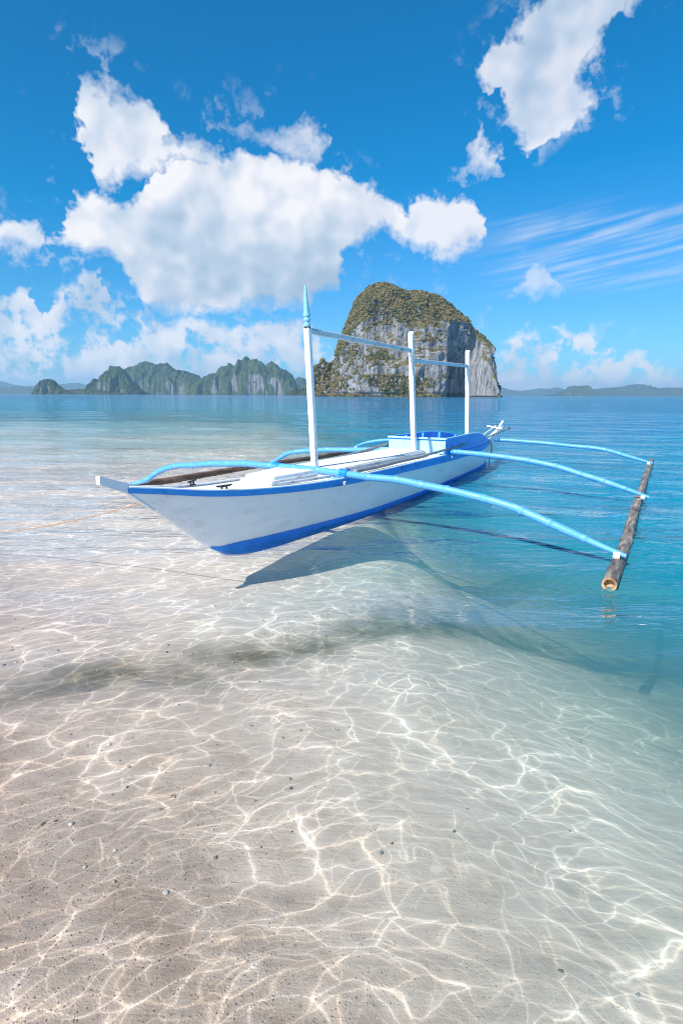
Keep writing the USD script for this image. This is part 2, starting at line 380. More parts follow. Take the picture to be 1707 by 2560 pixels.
def bed_material():
    g = Graph()
    p = g.node('geometry', 'position')
    big = g.noise(p, 0.9, 3, 0.6)
    mid = g.noise(p, 7, 4, 0.65)
    fine = g.noise(p, 150, 2, 0.7)
    col = g.ramp(g.add(g.mul(mid, 0.55), g.mul(big, 0.45)), [(0.33, (0.47, 0.335, 0.265)), (0.5, (0.64, 0.475, 0.39)), (0.66, (0.75, 0.575, 0.485))])
    col = g.mix(g.lin(fine, 0.25, 0.75, 0.0, 0.8), col, g.mix(1.0, col, (0.70, 0.66, 0.62), 'multiply'))
    # faint ripple marks combed across the slope
    ra = g.node('mapping', 'vector', vector=p, mapping_type='point', rotation=(0, 0, -0.5), scale=(1.6, 13.0, 1.0))
    rip = g.noise(ra, 1.0, 3, 0.6)
    col = g.mix(g.lin(rip, 0.35, 0.65, 0.35, 0.0), col, g.mix(1.0, col, (0.80, 0.77, 0.74), 'multiply'))
    # grains: dark and rusty specks of broken shell and coral, more of them towards the beach
    v = g.node('voronoi_texture', 'distance', vector=p, scale=95.0, feature='f1', randomness=1.0)
    vc = v.split('.')[0] + '.color'
    r = g.node('separate_color', 'r', color=vc).split('.')[0]
    patch = g.noise(p, 2.6, 3, 0.6)
    sepx0 = g.node('separate_xyz', 'x', vector=p).split('.')[0]
    speck = g.mul(g.step(v, 0.40, 0.28), g.step(g.add(r + '.r', g.mul(g.sub(patch, 0.5), 1.0)), g.lin(sepx0 + '.x', -0.9, 0.9, 0.66, 0.86), g.lin(sepx0 + '.x', -0.9, 0.9, 0.80, 1.0)))
    scol = g.ramp(r + '.g', [(0.0, (0.10, 0.075, 0.06)), (0.4, (0.24, 0.17, 0.12)), (0.65, (0.44, 0.26, 0.15)), (0.85, (0.66, 0.6, 0.55)), (1.0, (0.2, 0.22, 0.23))])
    col = g.mix(g.mul(speck, 0.8), col, scol)
    sepp = g.node('separate_xyz', 'x', vector=p).split('.')[0]
    off = g.lin(g.add(sepp + '.y', g.add(g.mul(sepp + '.x', 0.9), g.mul(big, 0.8))), 1.3, 3.9, 0.0, 1.0)      # finer, whiter sand away from the beach
    col = g.mix(g.mul(off, 0.75), col, g.mix(g.lin(mid, 0.3, 0.7), (0.80, 0.62, 0.53), (0.90, 0.73, 0.64)))
    # darker brown to green colour in the trough and on the deep floor (vertex mask from the ground's own shape)
    bed_dark = g.node('attribute', 'fac', attribute='bed_dark')
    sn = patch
    sm = g.mul(bed_dark, g.lin(sn, 0.3, 0.62, 0.35, 1.0))
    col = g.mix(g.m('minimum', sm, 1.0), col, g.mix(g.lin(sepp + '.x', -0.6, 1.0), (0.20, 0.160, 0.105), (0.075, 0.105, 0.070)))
    h = g.add(g.mul(mid, 0.6), g.add(g.mul(fine, 0.16), g.mul(speck, 0.14)))
    h = g.add(h, g.mul(rip, 0.55))
    bm = g.node('bump', 'normal', height=h, strength=0.55, distance=0.03)
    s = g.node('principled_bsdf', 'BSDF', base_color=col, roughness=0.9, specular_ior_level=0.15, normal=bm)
    return g.done('/World/Looks/sand', surface=s)


def water_material():
    g = Graph()
    p = g.node('geometry', 'position')
    flat = g.node('mapping', 'vector', vector=p, mapping_type='point', scale=(1, 1, 0))
    # --- ripples
    a = g.node('mapping', 'vector', vector=flat, mapping_type='point', rotation=(0, 0, 0.12), scale=(0.42, 1.3, 0))
    chop = g.noise(a, 4.6, 3, 0.62)
    swell = g.noise(a, 1.0, 2, 0.5)
    far = g.noise(a, 0.2, 2, 0.55)
    near_land = g.node('attribute', 'fac', attribute='calm')
    h = g.add(g.mul(chop, g.mul(near_land, 0.07)), g.add(g.mul(swell, g.mul(near_land, 0.23)), g.mul(far, 0.65)))
    bump = g.node('bump', 'normal', height=h, strength=1.0, distance=1.0)
    inc = g.node('geometry', 'incoming')
    cosv = g.m('absolute', g.vm('dot_product', inc, bump, out='value'))
    cosv = g.m('minimum', g.m('maximum', cosv, 0.02), 1.0)
    fres = g.m('multiply_add', g.m('power', g.sub(1.0, cosv), 5.0), 0.98, 0.02)
    back = g.node('geometry', 'backfacing')
    fres = g.mul(fres, g.sub(1.0, back))
    # --- caustic light net painted into the transmission colour, not refracted by the waves
    # (the painted lines are bent in arcs round the shore)
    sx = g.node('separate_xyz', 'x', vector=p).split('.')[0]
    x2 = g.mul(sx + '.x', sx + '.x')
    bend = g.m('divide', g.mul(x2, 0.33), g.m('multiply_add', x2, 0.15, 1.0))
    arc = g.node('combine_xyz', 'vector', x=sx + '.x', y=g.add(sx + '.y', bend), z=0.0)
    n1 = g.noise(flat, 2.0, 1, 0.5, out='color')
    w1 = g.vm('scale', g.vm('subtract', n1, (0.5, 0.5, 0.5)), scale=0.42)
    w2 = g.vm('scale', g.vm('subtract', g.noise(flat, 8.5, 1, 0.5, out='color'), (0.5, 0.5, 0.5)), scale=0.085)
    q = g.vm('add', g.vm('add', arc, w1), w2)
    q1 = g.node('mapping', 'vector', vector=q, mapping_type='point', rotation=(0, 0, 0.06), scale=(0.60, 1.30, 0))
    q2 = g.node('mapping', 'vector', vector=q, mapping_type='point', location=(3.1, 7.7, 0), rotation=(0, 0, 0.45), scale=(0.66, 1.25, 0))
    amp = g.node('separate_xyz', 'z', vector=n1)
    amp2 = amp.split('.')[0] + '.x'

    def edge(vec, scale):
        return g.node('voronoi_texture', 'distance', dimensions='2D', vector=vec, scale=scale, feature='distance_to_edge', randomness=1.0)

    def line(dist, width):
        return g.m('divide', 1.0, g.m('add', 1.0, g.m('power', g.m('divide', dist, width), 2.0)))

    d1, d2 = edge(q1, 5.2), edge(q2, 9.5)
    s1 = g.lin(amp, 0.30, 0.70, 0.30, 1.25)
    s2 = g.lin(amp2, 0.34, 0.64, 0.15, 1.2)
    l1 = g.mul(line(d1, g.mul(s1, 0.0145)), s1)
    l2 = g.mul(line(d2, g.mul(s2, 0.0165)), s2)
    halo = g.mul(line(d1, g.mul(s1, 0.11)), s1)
    t = g.add(0.82, g.add(g.mul(l1, 0.62), g.add(g.mul(l2, 0.48), g.mul(halo, 0.13))))  # bright caustic lines and their glow, drawn as transmitted colour
    caustic_paint = g.node('attribute', 'fac', attribute='caustic_paint')
    t = g.m('multiply_add', g.sub(t, 0.95), caustic_paint, 0.95)
    depth = g.node('attribute', 'fac', attribute='depth')
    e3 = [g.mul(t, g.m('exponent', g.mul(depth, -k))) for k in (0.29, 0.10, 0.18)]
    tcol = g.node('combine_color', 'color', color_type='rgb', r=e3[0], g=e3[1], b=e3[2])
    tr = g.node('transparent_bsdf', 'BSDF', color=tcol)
    # light given back by the water itself where it is deep
    body = g.ramp(g.mul(depth, 1 / 6.0), [(0.0, (0.42, 0.50, 0.45)), (0.08, (0.20, 0.44, 0.43)), (0.13, (0.06, 0.31, 0.35)), (0.2, (0.012, 0.25, 0.33)), (0.42, (0.004, 0.20, 0.30)), (1.0, (0.003, 0.15, 0.28))])
    df = g.node('diffuse_bsdf', 'BSDF', color=body, normal=bump)
    turb = g.sub(1.0, g.m('exponent', g.mul(g.m('maximum', g.sub(depth, 0.30), 0.0), -1.25)))
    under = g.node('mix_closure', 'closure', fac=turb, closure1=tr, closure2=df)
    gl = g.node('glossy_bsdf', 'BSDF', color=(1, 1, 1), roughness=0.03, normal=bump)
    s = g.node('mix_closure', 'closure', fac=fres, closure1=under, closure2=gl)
    return g.done('/World/Looks/water', surface=s)


SAND = bed_material()
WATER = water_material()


# ------------------------------------------------------------------ sea bed and water
def trough_line(x):
    return 4.25 + 0.55 * x + 0.10 * np.sin(1.7 * x + 0.4) + 0.38 * np.clip(x + 0.3, 0, 3)


def bed_depth(x, y):
    """Depth of the sand below the water's level."""
    q = x + 1.17
    q = np.where(q > -0.8, q, -0.8 + (q + 0.8) * 0.06)
    flat = np.clip((x + 0.12 * y + 1) / (0.25 * np.abs(y) + 2), 0.10, 1)      # a wide sand flat lies to the left
    d = 0.29 + 0.095 * q + 0.022 * (y - 5.4) * np.where(y > 5.4, 0.6 + 0.4 * flat, 1)
    drop = 0.75 * (x - 1.05) + 0.65 * (y - 3.8)                        # the floor drops away to the right
    drop = np.where(drop > 0, drop ** 2 / (drop + 1.8), 0)
    d = d + 0.26 * np.minimum(drop, 5) * np.clip((x - 0.2) / 1.6, 0, 1)
    d = d + 0.075 * flat * np.clip(y - 9.5, 0, 60) + 0.02 * np.clip(y - 50, 0, 400)
    n1 = meshkit.fbm(np.stack([x * 0.35, y * 0.35, 0 * x + 3.3], -1), 3, 11) - 0.5
    n2 = meshkit.fbm(np.stack([x * 1.5, y * 1.5, 0 * x + 1.3], -1), 3, 5) - 0.5
    n3 = meshkit.fbm(np.stack([x * 0.045, y * 0.10, 0 * x + 7.3], -1), 3, 15) - 0.5
    d = d + n1 * 0.22 * np.clip((y - 2) / 6, 0.15, 3) + n2 * 0.04 + n3 * np.clip((y - 10) / 10, 0, 1) * (0.6 + 1.6 * flat)
    d = d + 0.17 * np.clip(x - 0.55, 0, 3) * np.clip((y - 1.5) / 2.2, 0, 1)
    # a soft trough, coloured darker, runs from the left out to the deep water
    w = y - trough_line(x) + (meshkit.fbm(np.stack([x * 2.0, y * 2.0, 0 * x + 9.1], -1), 3, 25) - 0.5) * 0.5
    wide = 0.22 + 0.15 * np.clip(x + 1.6, 0, 4)
    tr = np.exp(-(w / wide) ** 2) * np.clip((y - 1.5), 0, 1)
    d = d + tr * (0.045 + 0.018 * np.clip(x + 2, 0, 4))
    d = np.where(d < 0.07, 0.07 * np.exp(np.minimum(d - 0.07, 0) / 0.07), d)
    d = d - 0.35 * np.clip(-1.5 - y, 0, 8)
    return np.minimum(d, 7.0 + 0 * d), tr


def polar(radii, angles):
    R, A = np.meshgrid(radii, angles, indexing='ij')
    return R * np.sin(A), R * np.cos(A)


front = np.radians(np.arange(-50, 50.01, 0.3))
rest = np.radians(np.arange(54, 308, 4.0))
ANG = np.r_[front, rest]
RAD = np.r_[0.02, 0.2, 0.4, np.geomspace(0.6, 60, 620), np.geomspace(66, 9000, 60)]
X, Y = polar(RAD, ANG)


def sheet(x, y, z):
    """A ring sheet closed at its middle, facing up."""
    n, m = x.shape
    v = np.stack([x, y, z], -1).reshape(-1, 3)
    f = grid_faces(n, m, wrap=True)
    v = np.vstack([v, [x[0].mean(), y[0].mean(), z[0].mean()]])
    I = np.arange(m); c = len(v) - 1
    tri = np.vstack([f[:, [0, 2, 1]], f[:, [0, 3, 2]], np.stack([np.full(m, c), np.roll(I, -1), I], 1)])
    return v, tri


def face_up(v, f):
    n = np.cross(v[f[:, 1]] - v[f[:, 0]], v[f[:, 2]] - v[f[:, 0]])[:, 2].sum()
    return f if n > 0 else f[:, ::-1]


DEP, TR = bed_depth(X, Y)
bv, bf = sheet(X, Y, -DEP)
bf = face_up(bv, bf)
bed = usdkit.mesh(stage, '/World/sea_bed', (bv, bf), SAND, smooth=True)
bed_dark = np.r_[(np.clip(TR ** 1.4 * np.clip((X + 4.5) / 2.5, 0.25, 1), 0, 1) * 1.0 + np.clip((DEP - 0.8) / 1.2, 0, 0.6) * 0.35).ravel(), 0]
UsdGeom.PrimvarsAPI(bed).CreatePrimvar('bed_dark', Sdf.ValueTypeNames.FloatArray, 'vertex').Set(Vt.FloatArray.FromNumpy(bed_dark.astype(np.float32)))
tag(bed.GetPrim(), 'pale sand of the shallow sea bed under the clear water', kind='structure')


def wave(x, y):
    z = 0
    r = np.hypot(x, y)
    for lam, ang, amp in ((0.55, 0.3, 0.0016), (0.9, 0.62, 0.0026), (1.7, 0.15, 0.005), (3.1, 0.45, 0.009), (5.6, -0.1, 0.013)):
        k = 2 * np.pi / lam
        ph = k * (x * np.sin(ang) + y * np.cos(ang)) + 2.2 * meshkit.fbm(np.stack([x, y, 0 * x], -1) / (lam * 2.2), 2, int(lam * 10)) * 2
        z = z + amp * np.sin(ph) * np.clip((lam / (r * 0.018 + 1e-6)) / 4, 0, 1)
    return z * np.clip(0.25 + (y - 2) / 9, 0.2, 1.0)


Z = wave(X, Y) * np.clip(RAD / 1.0, 0, 1)[:, None]
wv, wf = sheet(X, Y, Z)
wf = face_up(wv, wf)
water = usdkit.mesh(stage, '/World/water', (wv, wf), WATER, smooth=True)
rr = np.hypot(X, Y)
calm = np.clip(0.10 + 0.9 * np.clip((rr - 3.6 + np.where(X > 0, 0.6, 0.3) * X) / 5.0, 0, 1) ** 1.2, 0.08, 1.0)
caustic_paint = np.clip(DEP / 0.12, 0.3, 1.0) * np.clip(1.25 - DEP * 0.35, 0.25, 1.0)  # strength of the painted caustic net, by depth
for nm, val in (('calm', calm), ('caustic_paint', caustic_paint), ('depth', np.maximum(DEP, 0))):
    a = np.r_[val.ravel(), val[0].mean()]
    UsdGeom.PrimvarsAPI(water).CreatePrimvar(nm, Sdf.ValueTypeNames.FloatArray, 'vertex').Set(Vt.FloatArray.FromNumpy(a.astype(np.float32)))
tag(water.GetPrim(), 'clear turquoise sea water from the shallows out to the islands', kind='structure')


# ------------------------------------------------------------------ islands
def island_material(name, rock1, rock2, green1, green2, dry, slope=0.5, scale=1.0, hi=60.0, mix_noise=0.5):
    g = Graph()
    p = g.node('geometry', 'position')
    n = g.node('geometry', 'normal')
    nz = g.node('separate_xyz', 'z', vector=n)
    pz = g.node('separate_xyz', 'z', vector=p)
    st = g.node('mapping', 'vector', vector=p, mapping_type='point', scale=(0.24 * scale, 0.24 * scale, 0.015 * scale))
    streak = g.noise(st, 1.0, 7, 0.68)
    rough = g.noise(p, 0.07 * scale, 8, 0.7)
    fine = g.noise(p, 0.35 * scale, 6, 0.7)
    rock = g.ramp(g.add(g.mul(streak, 0.75), g.mul(rough, 0.25)), [(0.38, rock2), (0.48, tuple((np.array(rock1) + np.array(rock2)) / 2)), (0.58, rock1)])
    stain = g.step(g.noise(st, 0.45, 4, 0.6), 0.56, 0.68)
    rock = g.mix(g.mul(stain, 0.4), rock, (0.26, 0.17, 0.10))
    veg = g.ramp(g.add(g.mul(fine, 0.6), g.mul(rough, 0.4)), [(0.36, green1), (0.5, green2), (0.62, dry)])
    m = g.add(nz, g.add(g.mul(g.sub(rough, 0.5), mix_noise * 2.2), g.m('multiply', g.step(pz, hi * 0.55, hi), 0.35)))
    vm_ = g.step(m, slope - 0.12, slope + 0.12)
    col = g.mix(vm_, rock, veg)
    wet = g.step(pz, 2.2, 0.6)
    col = g.mix(wet, col, (0.05, 0.045, 0.04))
    bm = g.node('bump', 'normal', height=g.add(g.mul(streak, 2.0), fine), strength=0.9, distance=2.5 / scale)
    s = g.node('principled_bsdf', 'BSDF', base_color=col, roughness=0.95, specular_ior_level=0.1, normal=bm)
    return g.done(f'/World/Looks/{name}', surface=s)


ROCK_NEAR = island_material('limestone_near', (0.37, 0.375, 0.38), (0.045, 0.05, 0.058), (0.035, 0.048, 0.016), (0.10, 0.095, 0.035), (0.21, 0.155, 0.065), 0.42, 1.0, 95.0)
ROCK_FAR = island_material('limestone_far', (0.30, 0.30, 0.28), (0.10, 0.105, 0.10), (0.025, 0.05, 0.018), (0.055, 0.085, 0.03), (0.12, 0.12, 0.05), 0.12, 0.40, 120.0, 0.75)
HILL_FAR = island_material('far_hill', (0.2, 0.2, 0.16), (0.1, 0.11, 0.09), (0.04, 0.06, 0.025), (0.07, 0.09, 0.035), (0.13, 0.12, 0.06), -0.2, 0.12, 100.0)


def fbm3(p, o, s): return meshkit.fbm(p, o, s)


def rock_island():
    """The big limestone dome: rings of wandering radius between its two measured flanks."""
    L = np.array([(-15.5, -4), (-14.1, 2.2), (-10.1, 29.0), (-5.2, 53.0), (2.1, 71.9), (6.9, 83.7), (14.1, 99.9), (17.5, 106.9), (28.5, 117.5), (40.5, 122.1), (46, 123.2)])
    R = np.array([(181, -4), (180.0, 3.0), (176.8, 15.2), (170.6, 36.9), (159.9, 53.6), (144.2, 72.5), (128.8, 88.8), (108.7, 104.9), (90, 109.6), (74.6, 110.4), (67.2, 113.0), (55.0, 120.8), (48, 123.2)])
    hs = np.r_[np.linspace(-4, 100, 150), np.linspace(100.5, 123.2, 44)]
    th = np.linspace(0, 2 * np.pi, 460, endpoint=False)
    l = np.interp(hs, L[:, 1], L[:, 0]); r = np.interp(hs, np.r_[R[::-1, 1]][np.argsort(R[::-1, 1])], R[::-1, 0][np.argsort(R[::-1, 1])])
    c, w = (l + r) / 2, np.maximum((r - l) / 2, 0.3)
    T, HH = np.meshgrid(th, hs)
    W, Cc = w[:, None], c[:, None]
    dep = np.minimum(W * 0.85, 20 + W * 0.55)
    # squarish plan: cliffs facing the bay, with one face turned away at right
    cs, sn = np.cos(T), np.sin(T)
    e = 0.78
    ux, uy = np.sign(cs) * np.abs(cs) ** e, np.sign(sn) * np.abs(sn) ** e
    x, y = Cc + W * ux, 680 + dep * uy * 1.15
    pos = np.stack([x, y, HH], -1)
    flute = fbm3(pos * np.array([0.085, 0.085, 0.016]), 5, 3) - 0.5
    lump = fbm3(pos * 0.028, 4, 9) - 0.5
    fine = fbm3(pos * np.array([0.22, 0.22, 0.12]), 4, 21) - 0.5
    edge = 1 - np.abs(cs) ** 6                       # keep the measured outline at the flanks
    taper = np.clip((123.2 - HH) / 14, 0, 1)
    # great recess right of the middle of the front, a buttress beside it, overhang at the foot
    ss_ = lambda v, a, b: np.clip((v - a) / (b - a), 0, 1) ** 2 * (3 - 2 * np.clip((v - a) / (b - a), 0, 1))
    recess = ss_(x, 106, 114) * (1 - ss_(x, 132, 156)) * (sn < 0) * np.clip((70 - HH + lump * 24) / 24, 0, 1) * 40
    recess = recess + ss_(x, 164, 170) * (sn < 0) * np.clip((50 - HH) / 18, 0, 1) * 14
    hollow = np.exp(-((x - 38) / 13) ** 2) * (sn < 0) * np.clip((88 - HH) / 12, 0, 1) * np.clip((HH - 30) / 25, 0, 1) * 9
    butt = np.exp(-((x - 150) / 8) ** 2) * (sn < 0) * np.clip((70 - HH) / 20, 0, 1) * 8
    notch = np.exp(-((HH - 2.2) / 1.8) ** 2) * 3.0
    disp = (flute * 24 + lump * 17) * (0.08 + 0.92 * edge) * taper + fine * 6 * taper - hollow + butt - notch
    nx, ny = cs, sn
    x = x + disp * nx * 0.8
    y = y + disp * ny + recess
    z = HH + (fbm3(np.stack([x * 0.05, y * 0.05, HH * 0.05], -1), 4, 33) - 0.5) * 5 * np.clip(HH / 60, 0, 1) * np.clip((121 - HH) / 10, 0.2, 1)
    n, m = x.shape
    v = np.stack([x, y, z], -1).reshape(-1, 3)
    f = grid_faces(n, m, wrap=True)
    v = np.vstack([v, [c[-1], 680, 124.2]])
    I = np.arange(m) + (n - 1) * m
    tri = np.vstack([f[:, [0, 1, 2]], f[:, [0, 2, 3]], np.stack([I, np.roll(I, -1), np.full(m, len(v) - 1)], 1)])
    t = trimesh.Trimesh(v, tri, process=False)
    if t.volume < 0: t.invert()
    return t


def shrub_proto(path, seed, mat):
    r = np.random.default_rng(seed)
    parts = []
    for k in range(5):
        s = trimesh.creation.icosphere(1, 1.0)
        s.vertices *= 1 + 0.35 * (r.random(len(s.vertices))[:, None] - 0.5)
        s.vertices *= r.uniform(0.4, 0.75) * np.array([1, 1, 0.8])
        s.apply_translation(r.uniform(-0.55, 0.55, 3) * np.array([1, 1, 0.6]) + [0, 0, 0.35])
        parts.append(s)
    return usdkit.mesh(stage, path, trimesh.util.concatenate(parts), mat)


def shrub_material():
    g = Graph()
    r = g.node('object_info', 'random')
    p = g.node('geometry', 'position')
    n = g.noise(p, 0.06, 3, 0.6)
    f = g.noise(p, 0.9, 3, 0.6)
    c = g.ramp(g.add(g.mul(r, 0.5), g.mul(n, 0.6)), [(0.25, (0.032, 0.042, 0.013)), (0.40, (0.065, 0.068, 0.024)), (0.56, (0.125, 0.103, 0.040)), (0.80, (0.215, 0.155, 0.065))])
    c = g.mix(g.lin(f, 0.3, 0.7, 0, 0.6), c, g.mix(1.0, c, (0.55, 0.6, 0.5), 'multiply'))
    s = g.node('principled_bsdf', 'BSDF', base_color=c, roughness=0.9, specular_ior_level=0.1)
    return g.done('/World/Looks/shrub', surface=s)


SHRUB = shrub_material()


def scatter_shrubs(parent, mesh, count, smin, smax, veg, seed):
    r = np.random.default_rng(seed)
    pts, fi = trimesh.sample.sample_surface(mesh, count * 6, seed=seed)
    nrm = mesh.face_normals[fi]
    keep = veg(pts, nrm, r)
    keep &= (nrm[:, 1] < 0.35)
    pts, nrm = pts[keep][:count], nrm[keep][:count]
    inst = UsdGeom.PointInstancer.Define(stage, f'{path_of(parent)}/shrubs')
    protos = []
    for k in range(4):
        pr = shrub_proto(f'{path_of(parent)}/shrubs/shrub_{k:03d}', seed * 10 + k, SHRUB)
        protos.append(pr.GetPath())
    inst.CreatePrototypesRel().SetTargets(protos)
    n = len(pts)
    inst.CreateProtoIndicesAttr(Vt.IntArray.FromNumpy(r.integers(0, 4, n).astype(np.int32)))
    inst.CreatePositionsAttr(Vt.Vec3fArray.FromNumpy((pts - nrm * 0.3).astype(np.float32)))
    s = r.uniform(smin, smax, n) * (0.7 + 0.6 * r.random(n) ** 3)
    inst.CreateScalesAttr(Vt.Vec3fArray.FromNumpy(np.stack([s, s, s * r.uniform(0.8, 1.3, n)], 1).astype(np.float32)))
    a = r.uniform(0, np.pi, n)
    inst.CreateOrientationsAttr(Vt.QuathArray([Gf.Quath(float(math.cos(t)), 0, 0, float(math.sin(t))) for t in a]))
    tag(inst.GetPrim(), kind='stuff')


ri = rock_island()
isl = UsdGeom.Xform.Define(stage, numbered('/World', 'limestone_island')).GetPrim()
tag(isl, 'tall dome-shaped limestone island with sheer grey cliffs and brown-green scrub on top', 'island', kind='structure')
obj('cliff', ri, ROCK_NEAR, isl, smooth=40)


def veg_rule(p, n, r):
    nn = fbm3(p * 0.035, 3, 41)
    low = (p[:, 2] < 22) & (p[:, 0] > 20) & (p[:, 0] < 105) & (nn > 0.46)
    return (n[:, 2] + (nn - 0.5) * 1.3 + np.clip((p[:, 2] - 78) / 26, -0.35, 0.5) + np.clip((26 - p[:, 0]) / 40, 0, 0.55) > 0.34) | low


scatter_shrubs(isl, ri, 20000, 0.8, 1.9, veg_rule, 5)


ISLE = {}


def ridge_island(name, prof, Y, depth, mat, label, cat='island', steep=0.12, rough=1.0, seed=1, nu=220, nv=70, group=None):
    """Land rising from the sea along a measured skyline, with steep broken faces."""
    P = np.array(prof, float)
    x0, x1 = P[0, 0], P[-1, 0]
    u = np.linspace(0, 1, nu); v = np.linspace(0, 1, nv)
    U, V = np.meshgrid(u, v, indexing='ij')
    xs = x0 + (x1 - x0) * U
    top = np.interp(xs, P[:, 0], np.maximum(P[:, 1], 0.5))
    hmax = P[:, 1].max()
    top = top * (1 + 0.22 * rough * (fbm3(np.stack([xs / hmax * 7, 0 * xs + seed, 0 * xs], -1), 4, seed + 17) - 0.5))
    ys = Y + depth * (V - 0.35)
    n = fbm3(np.stack([xs / hmax * 2.1, ys / hmax * 2.1, 0 * xs], -1), 5, seed) - 0.5
    wv_ = V + n * 0.22 * rough
    up = np.clip(wv_ / steep, 0, 1); up = up * up * (3 - 2 * up)
    back = np.clip((1 - V) / 0.45, 0, 1); back = back * back * (3 - 2 * back)
    shelf = 0.62 + 0.38 * np.clip((wv_ - steep) / (0.36 - steep), 0, 1)
    n2 = fbm3(np.stack([xs / hmax * 9, ys / hmax * 9, 0 * xs + 5], -1), 4, seed + 3) - 0.5
    z = top * up * shelf * back * (1 + n * 0.28 * (1 - np.clip(wv_ / 0.4, 0, 1))) + n2 * hmax * 0.16 * up * rough
    z = np.minimum(z, top * 1.03 + 0.5) * np.clip(np.minimum(U, 1 - U) * 40 + 0.02, 0, 1) - 3.0 * (1 - np.clip(V * 18, 0, 1))
    z[:, 0] = z[:, -1] = -4
    z[0] = z[-1] = -4
    # cliffs bite in and out
    ys = ys + (fbm3(np.stack([xs / hmax * 4, z / hmax * 1.2, 0 * xs], -1), 4, seed + 7) - 0.5) * hmax * 0.55 * rough
    vv = np.stack([xs, ys, z], -1).reshape(-1, 3)
    f = grid_faces(nu, nv)
    t = quads(vv, f)
    if t.face_normals[:, 2].mean() < 0: t.invert()
    ISLE[label] = t
    return obj(name, t, mat, smooth=50, label=label, cat=cat, kind='structure', group=group)


ridge_island('islet', [(-34.8, -3), (-34.7, 24), (-31.6, 34), (-21.6, 39), (-11.5, 36), (-5.0, 33.0), (2.6, 28), (12.8, 20), (20, -3)], 690, 60, ROCK_NEAR, 'small scrub-covered rock hump at the left foot of the tall dome island', steep=0.3, seed=4)
islet = stage.GetPrimAtPath('/World/islet')
scatter_shrubs(islet, ISLE['small scrub-covered rock hump at the left foot of the tall dome island'], 900, 1.2, 2.6, lambda p, n, r: p[:, 2] > 2 + 6 * r.random(len(p)), 6)
ROUND = [(-931, -3), (-929.6, 6), (-925.3, 30.3), (-915.0, 40.6), (-893.0, 44.9), (-878.0, 39.6), (-869.8, 28.7), (-858.4, 18.5), (-834.8, 4.6), (-816.6, -2)]
ridge_island('islet', ROUND, 1800, 90, ROCK_FAR, 'small dark rounded islet alone at the far left of the island row', steep=0.18, seed=5)
ridge_island('island', [(-914.1, 1.0), (-857.6, 17.4), (-849.3, 34.2), (-834.2, 51.0), (-814.1, 44.4), (-796.5, 77.9), (-783.5, 86.6), (-749.4, 84.7), (-733.3, 71.5), (-721.2, 48.1), (-698.7, 24.7), (-676.2, -2)], 2000, 180, ROCK_FAR, 'dark pointed cliff island standing in front of the longer blue-green ridge at left', steep=0.16, seed=6)
ridge_island('island', [(-1000.1, -2), (-963.6, 99.7), (-938.7, 109.8), (-911.4, 118.6), (-861.1, 142.0), (-839.2, 136.1), (-821.9, 129.3), (-786.2, 132.0), (-751.9, 110.6), (-721.6, 95.1), (-685.6, 102.2), (-655.1, 89.3), (-633.6, 72.0), (-616.6, 54.7), (-595.4, 40), (-570, -2)], 2600, 330, ROCK_FAR, 'long blue-green cliff ridge just right of the dark pointed cliff island', steep=0.12, seed=7, nu=320)
ridge_island('island', [(-610.0, -2), (-592.0, 40), (-568.8, 58.6), (-547.3, 78.8), (-514.1, 86.9), (-496.8, 110.9), (-463.5, 123.0), (-435.1, 115.1), (-418.0, 139.0), (-397.4, 143.1), (-356.5, 141.6), (-324.2, 123.5), (-275.1, 122.1), (-226.2, 104.0), (-202.1, 68.1), (-185.9, 44.0), (-169.8, -2)], 2400, 300, ROCK_FAR, 'broad flat-topped cliff island left of the front mast', steep=0.12, seed=8, nu=320)
ridge_island('island', [(-323.2, -3), (-264.1, 79.6), (-225.5, 93.7), (-187.2, 85.3), (-126.9, 53.3), (-62.9, -3)], 3200, 250, HILL_FAR, 'low dark hill showing behind the broad flat-topped cliff island', steep=0.3, seed=9)
ridge_island('spit', [(-142.3, -2), (-131.9, 10.9), (-116.3, 16.0), (-95.6, 17.6), (-69.9, 10.6), (-50, 5), (-30, -2)], 1500, 60, HILL_FAR, 'low wooded spit left of the tall dome island', cat='spit', steep=0.3, seed=10)
ridge_island('spit', [(-1010, -2), (-960, 6), (-900, 14.0), (-860, 17), (-800, 14), (-740, 8), (-700, -2)], 1940, 60, HILL_FAR, 'low green shore at the foot of the dark pointed cliff island', cat='spit', steep=0.3, seed=18)
ridge_island('hills', [(-5600, -8), (-5200, 120), (-4528.7, 140), (-4265.6, 179.6), (-4027.9, 147.1), (-3840.0, 105.6), (-3721.3, 89.6), (-3600.2, 97.1), (-3430.0, 114.3), (-3236.8, 122.1), (-3103.4, 134.3), (-2974.0, 99.6), (-2800, 40), (-2600, -8)], 7000, 900, HILL_FAR, 'farthest pale blue hills at the left end of the horizon', cat='hills', steep=0.4, rough=0.5, seed=11)
ridge_island('hills', [(-3700, -8), (-3400, 30), (-3143.1, 47.3), (-2883.1, 55.8), (-2778.9, 60.6), (-2692.5, 64.3), (-2608.2, 47.8), (-2480.0, -8)], 5000, 500, HILL_FAR, 'lower green hills in front of the pale ones at the left edge', cat='hills', steep=0.4, rough=0.5, seed=12)
ridge_island('hills', [(1700, -8), (1942.6, 88.3), (2031.4, 106.2), (2122.8, 80.2), (2249.7, 63.1), (2392.3, 81.2), (2516.8, 99.3), (2607.3, 90.9), (2731.3, 112.4), (2823.5, 82.9), (2932.7, 65.8), (3218.7, 50), (3600, -8)], 7500, 800, HILL_FAR, 'pale distant hills just right of the tall dome island', cat='hills', steep=0.4, rough=0.5, seed=13)
